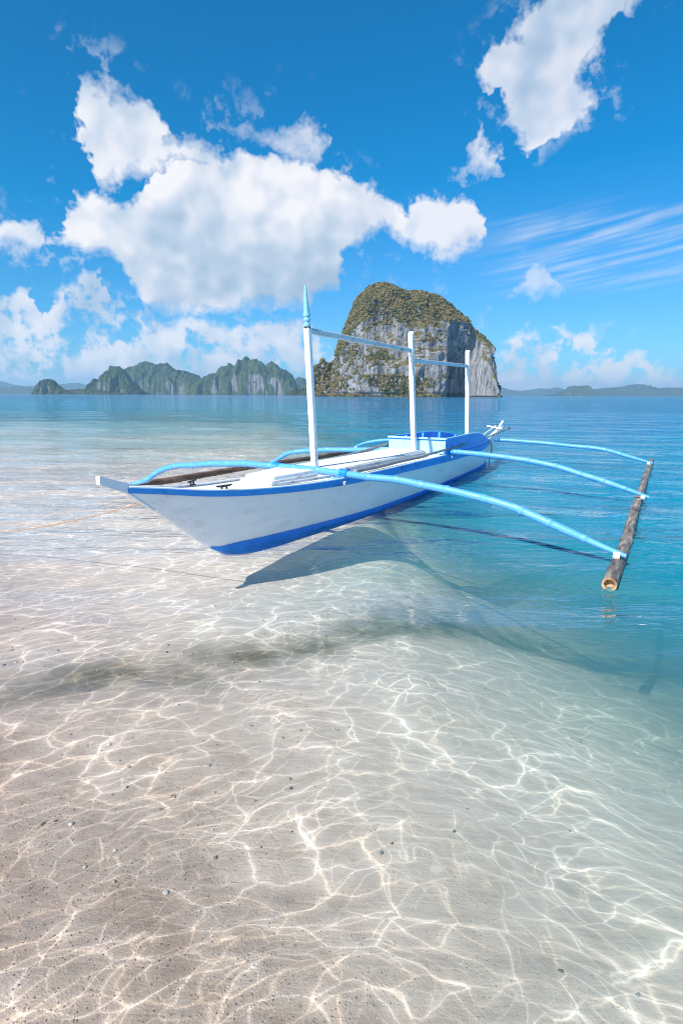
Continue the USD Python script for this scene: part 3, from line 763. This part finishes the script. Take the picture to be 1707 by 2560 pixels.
ridge_island('island', [(1570.5, -6.1), (1653.2, 21.7), (1704.9, 50.4), (1756.8, 73.8), (1800.1, 71.8), (1831.9, 77.2), (1875.3, 74.2), (1888.1, 51.1), (1908.3, -9.1)], 4500, 240, ROCK_FAR, 'square rocky hump of cliffs among the pale hills at right', steep=0.15, seed=14)
ridge_island('hills', [(2230, -11.7), (2307.7, 62.1), (2412.8, 65.1), (2543.3, 78.5), (2648.2, 82.8), (2711.8, 104.9), (2777.1, 109.0), (2857.4, 96.5), (2966.3, 64.7), (3069.7, 81.9), (3159.7, 78.4), (3335.9, 59.7), (3602.0, 51.4), (3973.1, -9.3)], 5500, 700, HILL_FAR, 'long low hill range along the horizon at the right edge', cat='hills', steep=0.35, rough=0.6, seed=15)

# ------------------------------------------------------------------ the outrigger boat; boat axes: s aft from the bow, t to the near side, z up
BOAT_AT = (-1.1668, 5.4105, 0.0)
BOAT_ROT = 60.014
boat = thing('outrigger_boat', BOAT_AT, BOAT_ROT, label='white and blue wooden outrigger boat with bamboo floats, moored in the shallows', cat='boat')


def Lc(s, t, z):
    return np.stack(np.broadcast_arrays(np.asarray(s, float), -np.asarray(t, float), np.asarray(z, float)), -1)


def world(s, t, z):
    a = math.radians(BOAT_ROT)
    p = Lc(s, t, z)
    return np.array([BOAT_AT[0] + p[..., 0] * math.cos(a) - p[..., 1] * math.sin(a), BOAT_AT[1] + p[..., 0] * math.sin(a) + p[..., 1] * math.cos(a), BOAT_AT[2] + p[..., 2]]).T


from scipy.interpolate import PchipInterpolator
S_SHEER = PchipInterpolator([-1.05, -0.8, -0.3, 0.25, 1.0, 1.6, 3.0, 4.8, 6.0, 8.0, 8.95], [0.775, 0.74, 0.665, 0.615, 0.58, 0.566, 0.56, 0.555, 0.545, 0.525, 0.52])
S_BEAM = PchipInterpolator([-1.05, -0.8, -0.3, 0.25, 1.0, 1.6, 3.0, 4.8, 6.0, 7.5, 8.5, 8.95], [0.030, 0.10, 0.235, 0.345, 0.44, 0.485, 0.52, 0.52, 0.48, 0.33, 0.14, 0.035])
S_WL = PchipInterpolator([-0.05, 0.0, 0.5, 1.18, 2.66, 4.0, 5.26, 6.5, 7.74, 8.6, 8.95], [0.012, 0.014, 0.125, 0.254, 0.40, 0.39, 0.33, 0.26, 0.18, 0.05, 0.01])
S_STEM = PchipInterpolator([-1.05, -0.8, -0.51, -0.17, 0.1, 0.5, 1.0, 8.0, 8.5, 8.8, 8.95], [0.742, 0.562, 0.340, 0.094, -0.05, -0.12, -0.14, -0.14, -0.09, 0.02, 0.12])


def half(s, z):
    """Half breadth of the hull at station s and height z."""
    z0, zs, b, w = S_STEM(s), S_SHEER(s), S_BEAM(s), S_WL(np.clip(s, -0.05, 8.95))
    up = np.clip((z - np.maximum(z0, 0)) / np.maximum(zs - np.maximum(z0, 0), 1e-3), 0, 1)
    base = np.where(z0 >= 0, 0.012, w)
    above = base + (b - base) * up ** 0.82
    down = np.clip((z - z0) / np.maximum(-z0, 1e-3), 0, 1)
    below = np.maximum(w * down ** 0.55, 0.008)
    return np.where((z >= 0) | (z0 >= 0), above, below)


st = np.r_[np.linspace(-1.05, 1.0, 50), np.linspace(1.05, 8.0, 90), np.linspace(8.03, 8.95, 26)]
NU = 25
uu = np.linspace(0, 1, NU) ** 1.15
zz = S_STEM(st)[:, None] + (S_SHEER(st) - S_STEM(st))[:, None] * uu[None, :]
hb = half(st[:, None], zz)
near, farv = Lc(st[:, None], hb, zz), Lc(st[:, None], -hb, zz)
sec = np.concatenate([near[:, ::-1], farv], 1)
hm = quads(sec.reshape(-1, 3), grid_faces(len(st), 2 * NU))
# close both ends
for k in (0, len(st) - 1):
    ring_ = sec[k]; n0 = len(hm.vertices)
    cap = trimesh.Trimesh(np.vstack([ring_, ring_.mean(0)]), [[j, (j + 1) % (2 * NU), 2 * NU] for j in range(2 * NU)], process=False)
    hm = trimesh.util.concatenate([hm, cap])
hull = obj('hull', hm, HULL_WHITE, boat, smooth=35)


def strip(z_lo, z_hi, s0, s1, side, out=0.006, n=120, inward=0.012):
    """A band of the hull's side between two heights (functions of s), standing a little proud of it."""
    ss = np.linspace(s0, s1, n)
    lo, hi = z_lo(ss), z_hi(ss)
    rows = []
    for z, o in ((lo, -inward), (lo, out), (lo * 0.75 + hi * 0.25, out), (lo * 0.5 + hi * 0.5, out), (lo * 0.25 + hi * 0.75, out), (hi, out), (hi, -inward)):
        rows.append(Lc(ss, side * (half(ss, z) + o), z))
    v = np.stack(rows, 1)
    m = quads(v.reshape(-1, 3), grid_faces(n, 7))
    if side * -1 * m.face_normals[len(m.faces) // 2:, 1].mean() < 0 and False: m.invert()
    ends = [trimesh.Trimesh(v[k], [[0, j, j + 1] for j in range(1, 6)], process=False) for k in (0, -1)]
    return trimesh.util.concatenate([m] + ends)


strake_h = lambda s: np.interp(s, [-1.05, -0.3, 0.3, 2.3, 4.9, 6.5, 8.5, 8.95], [0.040, 0.050, 0.055, 0.088, 0.115, 0.12, 0.10, 0.08])
for side in (1, -1):
    obj('rubbing_strake', strip(lambda s: S_SHEER(s) - strake_h(s), lambda s: S_SHEER(s) + 0.004, -1.05, 8.93, side, out=0.012), BLUE, boat, smooth=30)
    ss = np.linspace(-1.04, 4.78, 90)
    obj('gunwale_cap', tube(Lc(ss, side * (S_BEAM(ss) - 0.006), S_SHEER(ss) + 0.008), 0.011, 6), DECK_WHITE, boat, smooth=40)
    obj('bottom_stripe', strip(lambda s: np.maximum(S_STEM(s) * 0.9 + 0.008, -0.10), lambda s: np.interp(s, [-0.2, -0.13, 1, 4, 9], [0.128, 0.082, 0.085, 0.068, 0.055]), -0.155, 8.72, side, out=0.011), STRIPE_BLUE, boat, smooth=30)

# bow and stern planks that carry the stem beyond the planking
bow = [(-1.30, 0.900), (-1.05, 0.815), (-0.78, 0.745), (-0.70, 0.62), (-0.80, 0.552), (-1.05, 0.733), (-1.30, 0.835)]
stern = [(8.45, 0.50), (8.75, 0.555), (9.3, 0.65), (9.75, 0.755), (10.1, 0.905), (10.16, 0.90), (10.08, 0.80), (9.75, 0.60), (9.3, 0.40), (8.92, 0.14), (8.75, 0.02)]
from shapely.geometry import Polygon


def plate(poly, th):
    m = trimesh.creation.extrude_polygon(Polygon(poly), th, engine='earcut')
    v = m.vertices.copy()
    m.vertices = np.stack([v[:, 0], v[:, 2] - th / 2, v[:, 1]], 1)
    trimesh.repair.fix_normals(m)
    return m


obj('stem_plank', plate(bow, 0.045), HULL_WHITE, boat)
obj('stern_plank', plate(stern, 0.05), POST_WHITE, boat)


# deck
def deck_mesh(s0, s1, t_in, z_off, camber, n=60, m=9):
    ss = np.linspace(s0, s1, n); ts = np.linspace(-1, 1, m)
    b = np.maximum(S_BEAM(ss) - t_in, 0.01)
    T = b[:, None] * ts[None, :]
    Zt = (S_SHEER(ss) + z_off)[:, None] + camber * b[:, None] / 0.5 * (1 - ts[None, :] ** 2)
    v = Lc(ss[:, None] + 0 * T, T, Zt)
    mm = quads(v.reshape(-1, 3), grid_faces(n, m))
    if mm.face_normals[:, 2].mean() < 0: mm.invert()
    return mm


obj('deck', deck_mesh(-0.95, 4.8, 0.02, -0.012, 0.045), DECK_WHITE, boat, smooth=40)


def panel(s0, s1, ta0, ta1, tb0, tb1, z, h, parent, name='hatch_cover', mat=None, bev=0.006):
    """A raised board on the deck: its t limits at s0 and at s1."""
    top = [Lc(s0, ta0, z), Lc(s0, ta1, z), Lc(s1, tb1, z + 0.004), Lc(s1, tb0, z + 0.004)]
    pts = []
    ctr = np.mean(top, 0)
    for p in top:
        d = ctr - p; d /= np.linalg.norm(d)
        pts += [p + d * bev, p - [0, 0, bev], p - [0, 0, h]]
    return obj(name, trimesh.convex.convex_hull(np.array(pts)), mat or DECK_WHITE, parent)


# hatch cover by the bow, on a lower coaming
panel(0.60, 1.34, -0.23, 0.19, -0.30, 0.27, 0.635, 0.03, boat, 'hatch_coaming', WORN_WHITE)
panel(0.66, 1.30, -0.20, 0.165, -0.27, 0.24, 0.675, 0.05, boat)
# the long raised deck between the masts, in three covers
for a, b in ((1.74, 2.62), (2.63, 3.55), (3.56, 4.40)):
    panel(a, b, -0.34, 0.30, -0.34, 0.31, 0.652, 0.055, boat, 'deck_cover')
# side boards of the raised deck
for t in (0.335, -0.365):
    obj('side_board', beam(Lc(1.80, t, 0.615), Lc(4.3, t + 0.02 * np.sign(t), 0.61), 0.025, 0.07), WORN_WHITE, boat)
obj('deck_batten', beam(Lc(0.46, 0.27, 0.617), Lc(1.42, 0.385, 0.607), 0.03, 0.03), WORN_WHITE, boat)
obj('deck_batten', beam(Lc(2.0, 0.41, 0.600), Lc(4.0, 0.44, 0.600), 0.03, 0.025), WORN_WHITE, boat)

# blue chocks that carry the front and middle booms
for s_, zt in ((1.52, 0.60), (5.0, 0.575)):
    for side in (1, -1):
        t0 = S_BEAM(s_) - 0.03
        pl = Polygon([(s_ - 0.34, 0.555), (s_ - 0.10, zt - 0.005), (s_ + 0.10, zt - 0.005), (s_ + 0.34, 0.555)])
        mm = trimesh.creation.extrude_polygon(pl, 0.05, engine='earcut')
        v = mm.vertices.copy(); mm.vertices = np.stack([v[:, 0], v[:, 2] - side * (t0 - 0.01) - 0.025, v[:, 1]], 1)
        trimesh.repair.fix_normals(mm)
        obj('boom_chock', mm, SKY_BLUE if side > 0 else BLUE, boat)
        obj('bolt_plate', box(Lc(s_ + 0.02, side * (S_BEAM(s_) + 0.014), S_SHEER(s_) - 0.045), (0.05, 0.02, 0.045), 0.006), DECK_WHITE, boat)

# coaming (open box) aft
CO = [4.80, 5.3, 5.9, 6.26, 6.72, 7.2, 7.62, 8.1, 8.50, 8.86]
CZ = [0.815, 0.815, 0.818, 0.818, 0.80, 0.755, 0.69, 0.62, 0.565, 0.53]
cz = PchipInterpolator(CO, CZ)
coam = obj('coaming_front', box(Lc(4.80, 0, 0.69), (0.03, 1.0, 0.235), 0.004), PALE_BLUE, boat)
obj('rim_board', box(Lc(4.795, 0, 0.815), (0.075, 1.03, 0.03), 0.006), PALE_BLUE, coam)
obj('panel_trim', box(Lc(4.782, 0, 0.79), (0.012, 1.0, 0.016), 0.003), BLUE, coam)
for side in (1, -1):
    ss = np.linspace(4.815, 8.86, 60)
    b = np.minimum(S_BEAM(ss) - 0.012, 0.5)
    lo, hi = S_SHEER(ss) - 0.02, cz(ss)
    v = np.stack([Lc(ss, side * b, lo), Lc(ss, side * b, hi), Lc(ss, side * (b - 0.022), hi), Lc(ss, side * (b - 0.022), lo)], 1)
    mm = quads(v.reshape(-1, 3), grid_faces(len(ss), 4, wrap=True))
    trimesh.repair.fix_normals(mm)
    sd = obj('coaming_side', mm, BLUE, boat, smooth=30)
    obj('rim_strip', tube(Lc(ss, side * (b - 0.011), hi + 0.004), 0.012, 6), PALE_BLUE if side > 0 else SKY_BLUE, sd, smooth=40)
    obj('side_moulding', tube(Lc(ss[4:], side * (b[4:] + 0.004), 0.62 + (hi[4:] - 0.82) * 0.35), 0.006, 5), SKY_BLUE, sd, smooth=40)
    for s_ in (5.4, 6.1, 6.8, 7.5):
        b_ = float(min(S_BEAM(s_) - 0.012, 0.5)); h_ = float(cz(s_))
        obj('frame_post', box(Lc(s_, side * (b_ - 0.042), (h_ + 0.45) / 2), (0.045, 0.035, h_ - 0.46), 0.004), SKY_BLUE, boat)
ss = np.linspace(4.815, 8.7, 40)
fl = deck_mesh(4.815, 8.7, 0.05, -0.14, 0.0)
obj('well_floor', fl, BLUE, boat)
obj('thwart', box(Lc(6.9, 0, 0.60), (0.22, 0.72, 0.03), 0.006), SKY_BLUE, boat)
obj('stern_deck', deck_mesh(8.3, 8.92, 0.0, 0.004, 0.02, 16, 5), BLUE, boat, smooth=40)


# masts
def mast(s0, z0, s1, z1, w, cap):
    m = beam(Lc(s0, 0, z0), Lc(s1, 0, z1), w, w, 0.008, up=(1, 0, 0))
    p = obj('mast', m, POST_WHITE, boat)
    if cap:
        a = np.array(Lc(s0, 0, z0)); b_ = np.array(Lc(s1, 0, z1)); d = (b_ - a) / np.linalg.norm(b_ - a)
        zz_ = [0.0, 0.02, 0.02, 0.05, 0.055, 0.075, 0.08, 0.10, 0.105, 0.125, 0.13, 0.155, 0.17, 0.30, 0.44, 0.455]
        rr_ = [0.030, 0.030, 0.040, 0.041, 0.032, 0.032, 0.041, 0.041, 0.032, 0.032, 0.041, 0.040, 0.033, 0.024, 0.011, 0.001]
        obj('finial', tube([b_ + d * (q - 0.005) for q in zz_], rr_, 14), FINIAL_BLUE, p, smooth=40)
        obj('finial_collar', tube([b_ - d * 0.012, b_ + d * 0.008], [0.036, 0.036], 14), DARK, p)
    else:
        a = np.array(Lc(s0, 0, z0)); b_ = np.array(Lc(s1, 0, z1)); d = (b_ - a) / np.linalg.norm(b_ - a)
        obj('mast_cap', tube([b_ - d * 0.03, b_ - d * 0.01, b_ + d * 0.012, b_ + d * 0.02], [w * 0.56, w * 0.60, w * 0.55, w * 0.3], 4), POST_WHITE, p)
    return p


mast(1.70, 0.56, 1.555, 2.235, 0.070, True)
mast(4.69, 0.56, 4.44, 2.44, 0.074, False)
mast(7.46, 0.42, 7.21, 2.345, 0.076, False)
obj('rail', beam(Lc(1.60, 0.0, 2.205), Lc(4.45, 0.0, 2.175), 0.05, 0.062, 0.006), WORN_WHITE, boat)
obj('rail', beam(Lc(4.51, 0.0, 2.03), Lc(7.22, 0.0, 2.065), 0.05, 0.06, 0.006), WORN_WHITE, boat)


# bamboo booms
def bamboo(pts, r0, r1, node=0.36, seed=0, n=160, ring=12, wob=0.004, bulge=0.10, tip=False):
    r = np.random.default_rng(seed)
    c = curve(pts, n)
    L = np.r_[0, np.cumsum(np.linalg.norm(np.diff(c, axis=0), axis=1))]
    rad = r0 + (r1 - r0) * (L / L[-1])
    at, where = 0.12, []
    while at < L[-1]:
        where.append(at); at += node * r.uniform(0.8, 1.15)
    if tip:
        rad = rad * (0.55 + 0.45 * np.clip(np.minimum(L, L[-1] - L) / 0.55, 0, 1))
    for q in where:
        rad = rad * (1 + bulge * np.exp(-((L - q) / 0.016) ** 2) - 0.05 * np.exp(-((L - q - 0.03) / 0.016) ** 2))
    off = np.stack([np.interp(L, where, r.normal(0, wob, len(where))) for _ in range(3)], 1) * np.clip(np.minimum(L, L[-1] - L) * 3, 0, 1)[:, None]
    return tube(c + off, rad, ring), c


BOOMS = [
    ([(1.724, -3.33, 0.17), (1.713, -2.935, 0.284), (1.713, -2.7, 0.401), (1.695, -2.294, 0.521), (1.68, -1.95, 0.572), (1.638, -1.049, 0.632), (1.608, -0.404, 0.641), (1.578, 0.267, 0.634), (1.547, 0.934, 0.618), (1.52, 1.532, 0.571), (1.50, 2.0, 0.516), (1.48, 2.408, 0.445), (1.468, 2.67, 0.362), (1.455, 2.943, 0.268), (1.445, 3.172, 0.189), (1.436, 3.42, 0.112)], 0.040, 0.040),
    ([(5.0, -3.33, 0.13), (5.0, -3.097, 0.209), (5.0, -2.667, 0.419), (5.0, -2.062, 0.495), (5.0, -1.218, 0.545), (5.0, -0.4, 0.583), (5.0, 0.609, 0.594), (5.0, 1.635, 0.544), (5.0, 2.084, 0.474), (5.0, 2.599, 0.353), (5.0, 3.096, 0.211), (5.0, 3.44, 0.105)], 0.043, 0.042),
    ([(9.2, -3.6, 0.15), (9.214, -3.257, 0.29), (9.248, -2.659, 0.383), (9.3, -1.6, 0.455), (9.401, 0.019, 0.487), (9.455, 0.966, 0.462), (9.499, 1.734, 0.418), (9.523, 2.157, 0.393), (9.548, 2.587, 0.318), (9.567, 2.917, 0.224), (9.585, 3.30, 0.125)], 0.042, 0.042),
]
for k, (pts, r0, r1) in enumerate(BOOMS):
    P_ = np.array(pts)
    m_, c_ = bamboo(Lc(P_[:, 0], P_[:, 1], P_[:, 2]), r0, r1, seed=20 + k, n=420, tip=True, wob=0.006, bulge=0.2)
    bm_ = obj('boom', m_, BOOM_BLUE, boat, smooth=50)
    for side in (1, -1):
        # flattened tip lashed to the float
        e = P_[-1] if side > 0 else P_[0]
        obj('lashing', tube(Lc(e[0] + 0.036 * np.sin(np.linspace(0, 40, 90)), e[1] - side * 0.075 + np.linspace(-0.03, 0.03, 90), e[2] - 0.004 + 0.034 * np.cos(np.linspace(0, 40, 90))), 0.0065, 5), ROPE_PALE, bm_)
        if k != 2:
            t_ = float(S_BEAM(P_[len(P_) // 2, 0])) * side
            j = np.argmin(np.abs(c_[:, 1] + t_))
            ring_pts = [c_[j + o] for o in (-3, 3)]
            obj('paint_band', tube(ring_pts, 0.0475, 14), BLUE, bm_, smooth=50)


def float_pole(a, b, r0, mat, seed, sag):
    a, b = np.array(a), np.array(b)
    k = np.linspace(0, 1, 8)
    rr_ = np.random.default_rng(seed)
    pts = a + (b - a) * k[:, None]
    pts[:, 2] += sag * np.sin(np.pi * k) + rr_.normal(0, 0.006, 8) * (k > 0.05)
    pts[:, 1] += rr_.normal(0, 0.012, 8) * np.sin(np.pi * k)
    c = curve(Lc(pts[:, 0], pts[:, 1], pts[:, 2]), 420)
    L = np.r_[0, np.cumsum(np.linalg.norm(np.diff(c, axis=0), axis=1))]
    rad = r0 * (1 - 0.22 * L / L[-1])
    at = 0.42
    while at < L[-1]:
        rad = rad * (1 + 0.14 * np.exp(-((L - at) / 0.018) ** 2) - 0.05 * np.exp(-((L - at - 0.035) / 0.015) ** 2)); at += 0.42 * rr_.uniform(0.85, 1.15)
    t = tube(c, rad, 18, caps=False)
    f = obj('float', t, mat, boat, smooth=50)
    # the sawn front end: a thick lip round a hollow closed by the first node
    d = (c[0] - c[3]) / np.linalg.norm(c[0] - c[3])
    prof = [(0.0, 1.0), (0.006, 0.97), (0.006, 0.70), (-0.002, 0.66), (-0.05, 0.64), (-0.055, 0.001)]
    lip = tube([c[0] + d * q[0] for q in prof], [r0 * q[1] for q in prof], 18, caps=False)
    u_ = np.array([d * q[0] for q in prof])
    rings = []
    aa = np.cross(d, [0, 0, 1.0]); aa /= np.linalg.norm(aa); bb = np.cross(d, aa)
    th = np.arange(18) * 2 * np.pi / 18
    for q in prof:
        rings.append(c[0] + d * q[0] + r0 * q[1] * (np.cos(th)[:, None] * aa + np.sin(th)[:, None] * bb))
    obj('cut_end', quads(np.vstack(rings), grid_faces(len(prof), 18, wrap=True)), BAMBOO_CUT, f)
    end = tube([c[-1], c[-1] + (c[-1] - c[-2])], [rad[-1], rad[-1] * 0.9], 18)
    obj('tail_end', end, BAMBOO_CUT, f)
    return f


float_pole((0.738, 3.361, 0.042), (11.186, 3.228, 0.045), 0.058, BAMBOO_GREY, 3, -0.012)
float_pole((1.90, -3.36, 0.135), (11.4, -3.40, 0.09), 0.055, BAMBOO_BROWN, 4, 0.0)


# cleats
def cleat(s, t, z, yaw):
    m = [tube([(-0.085, 0, 0.045), (-0.05, 0, 0.040), (0.05, 0, 0.040), (0.085, 0, 0.045)], [0.007, 0.010, 0.010, 0.007], 8),
         tube([(-0.028, 0, 0), (-0.024, 0, 0.04)], 0.009, 8), tube([(0.028, 0, 0), (0.024, 0, 0.04)], 0.009, 8), box((0, 0, 0.003), (0.10, 0.035, 0.008), 0.002)]
    m = trimesh.util.concatenate(m)
    m.apply_transform(trimesh.transformations.rotation_matrix(yaw, [0, 0, 1]))
    m.apply_translation(Lc(s, t, z))
    return obj('cleat', m, DARK, boat, smooth=40)


cleat(-0.17, float(S_BEAM(-0.17)) - 0.035, float(S_SHEER(-0.17)) + 0.004, -0.2)
cleat(-0.10, -float(S_BEAM(-0.10)) + 0.05, float(S_SHEER(-0.10)) + 0.01, 0.3)
# stern gear: two struts, a crosspiece and the steering pole
obj('stern_strut', beam(Lc(8.5, -0.10, 0.56), Lc(9.7, -0.05, 0.80), 0.03, 0.035), WORN_WHITE, boat)
obj('stern_strut', beam(Lc(8.6, 0.08, 0.53), Lc(9.95, 0.05, 0.76), 0.03, 0.035), WORN_WHITE, boat)
obj('stern_crosspiece', beam(Lc(9.55, -0.22, 0.80), Lc(9.55, 0.14, 0.745), 0.035, 0.03), POST_WHITE, boat)
obj('steering_pole', tube(Lc(np.array([8.42, 9.2, 10.25]), np.array([0.10, 0.11, 0.12]), np.array([0.60, 0.655, 0.715])), [0.018, 0.016, 0.014], 8), POLE_GREY, boat, smooth=50)
obj('pole_tip', tube(Lc(np.array([10.22, 10.32]), np.array([0.12, 0.121]), np.array([0.713, 0.72])), [0.03, 0.022], 8), DARK, boat, smooth=50)


# loose gear
def at_boat(name, label, cat, build, **kw):
    t = thing(name, BOAT_AT, BOAT_ROT, label=label, cat=cat, **kw)
    return build(t)


def loose(name, mesh, mat, label, cat, smooth=50):
    m = mesh.copy()
    m.apply_transform(trimesh.transformations.rotation_matrix(math.radians(BOAT_ROT), [0, 0, 1]))
    m.apply_translation(BOAT_AT)
    return obj(name, m, mat, smooth=smooth, label=label, cat=cat)


pm, _ = bamboo(Lc([1.9, 3.2, 4.6, 5.75], [0.435, 0.46, 0.485, 0.50], [0.612, 0.615, 0.632, 0.668]), 0.026, 0.02, seed=51, n=200, ring=10)
loose('bamboo_pole', pm, POLE_GREY, 'thin grey pole lying along the near edge of the deck over the middle boom', 'pole')
pm, _ = bamboo(Lc([2.7, 3.6, 4.86, 5.6], [-0.45, -0.48, -0.54, -0.56], [0.610, 0.632, 0.690, 0.72]), 0.028, 0.02, seed=52, n=200, ring=10)
loose('bamboo_pole', pm, POLE_GREY, 'thin grey pole along the far edge of the deck beside the blue box', 'pole')


def rope(pts, r, n, seed=0):
    c = curve(pts, n)
    return tube(c, r * (1 + 0.25 * np.sin(np.arange(n) * 2.1)), 6)


a_ = world(-0.86, -0.03, 0.63)
obj('mooring_rope', rope([a_, a_ + (np.array([-3.4, 5.75, 0.12]) - a_) * 0.5 - [0, 0, 0.03], [-3.4, 5.75, 0.12], [-5.0, 6.3, -0.12], [-6.0, 6.6, -0.5]], 0.005, 500), ROPE_TAN, label='tan mooring rope stretched from the bow away to the left', cat='rope')
pts_ = [world(8.80, 0.10, 0.50), world(8.74, 0.13, 0.30), world(8.62, 0.14, 0.06), world(8.55, 0.14, -0.12)]
obj('hanging_rope', rope(pts_, 0.008, 60), ROPE_DARK, label='thin dark rope hanging down from the stern into the water', cat='rope')
pts_ = [world(8.86, 0.09, 0.52), world(8.84, 0.13, 0.35), world(8.86, 0.13, 0.18), world(8.90, 0.11, 0.14), world(8.93, 0.10, 0.30), world(8.90, 0.08, 0.50)]
obj('hanging_rope', rope(pts_, 0.008, 70), ROPE_PALE, label='pale looped rope end knotted at the stern', cat='rope')

# ------------------------------------------------------------------ pebbles and shell bits on the sand
def pebbles():
    r = np.random.default_rng(77)
    n = 6000
    ang = np.radians(r.uniform(-36, 36, n)); rad = 0.7 + 4.2 * r.random(n) ** 1.3
    x, y = rad * np.sin(ang), rad * np.cos(ang)
    keep = r.random(n) < np.clip(0.75 - 0.55 * (x + 0.7), 0.06, 1) * np.clip(meshkit.fbm(np.stack([x * 1.6, y * 1.6, 0 * x], -1), 2, 3) * 3.4 - 1.15, 0, 1)
    x, y = x[keep], y[keep]; n = len(x)
    d, _ = bed_depth(x, y)
    inst = UsdGeom.PointInstancer.Define(stage, '/World/pebbles')
    protos = []
    for k, col in enumerate([(0.16, 0.12, 0.09), (0.36, 0.22, 0.13), (0.60, 0.53, 0.46), (0.26, 0.25, 0.24), (0.46, 0.32, 0.24)]):
        s = trimesh.creation.icosphere(1, 1.0)
        s.vertices *= (1 + 0.5 * (r.random((len(s.vertices), 1)) - 0.5)) * np.array([1, r.uniform(0.5, 0.9), r.uniform(0.3, 0.6)])
        g = Graph()
        b = g.node('principled_bsdf', 'BSDF', base_color=g.mix(g.noise(g.node('geometry', 'position'), 60, 3), tuple(np.array(col) * 0.7), tuple(np.array(col) * 1.25)), roughness=0.8)
        pr = usdkit.mesh(stage, f'/World/pebbles/pebble_{k:03d}', s, g.done(f'/World/Looks/pebble_{k}', surface=b), smooth=True)
        protos.append(pr.GetPath())
    inst.CreatePrototypesRel().SetTargets(protos)
    inst.CreateProtoIndicesAttr(Vt.IntArray.FromNumpy(r.integers(0, 5, n).astype(np.int32)))
    s = 0.0016 + 0.010 * r.random(n) ** 8
    inst.CreatePositionsAttr(Vt.Vec3fArray.FromNumpy(np.stack([x, y, -d + s * 0.2], 1).astype(np.float32)))
    inst.CreateScalesAttr(Vt.Vec3fArray.FromNumpy(np.repeat(s[:, None], 3, 1).astype(np.float32)))
    a = r.uniform(0, np.pi, n)
    inst.CreateOrientationsAttr(Vt.QuathArray([Gf.Quath(float(math.cos(t)), 0, 0, float(math.sin(t))) for t in a]))
    tag(inst.GetPrim(), 'scattered pebbles and bits of shell on the shallow sand', kind='stuff')


pebbles()

# ------------------------------------------------------------------ haze over the bay
gz = Graph()
vol = gz.node('principled_volume', 'volume', color=(0.46, 0.76, 0.97), density=0.00014, anisotropy=0.2)
HAZE = gz.done('/World/Looks/haze', volume=vol)
obj('haze', trimesh.creation.box(bounds=[(-9700, -9700, -11.5), (9700, 9700, 200)]), HAZE, label='thin blue sea haze over the whole bay', kind='stuff')
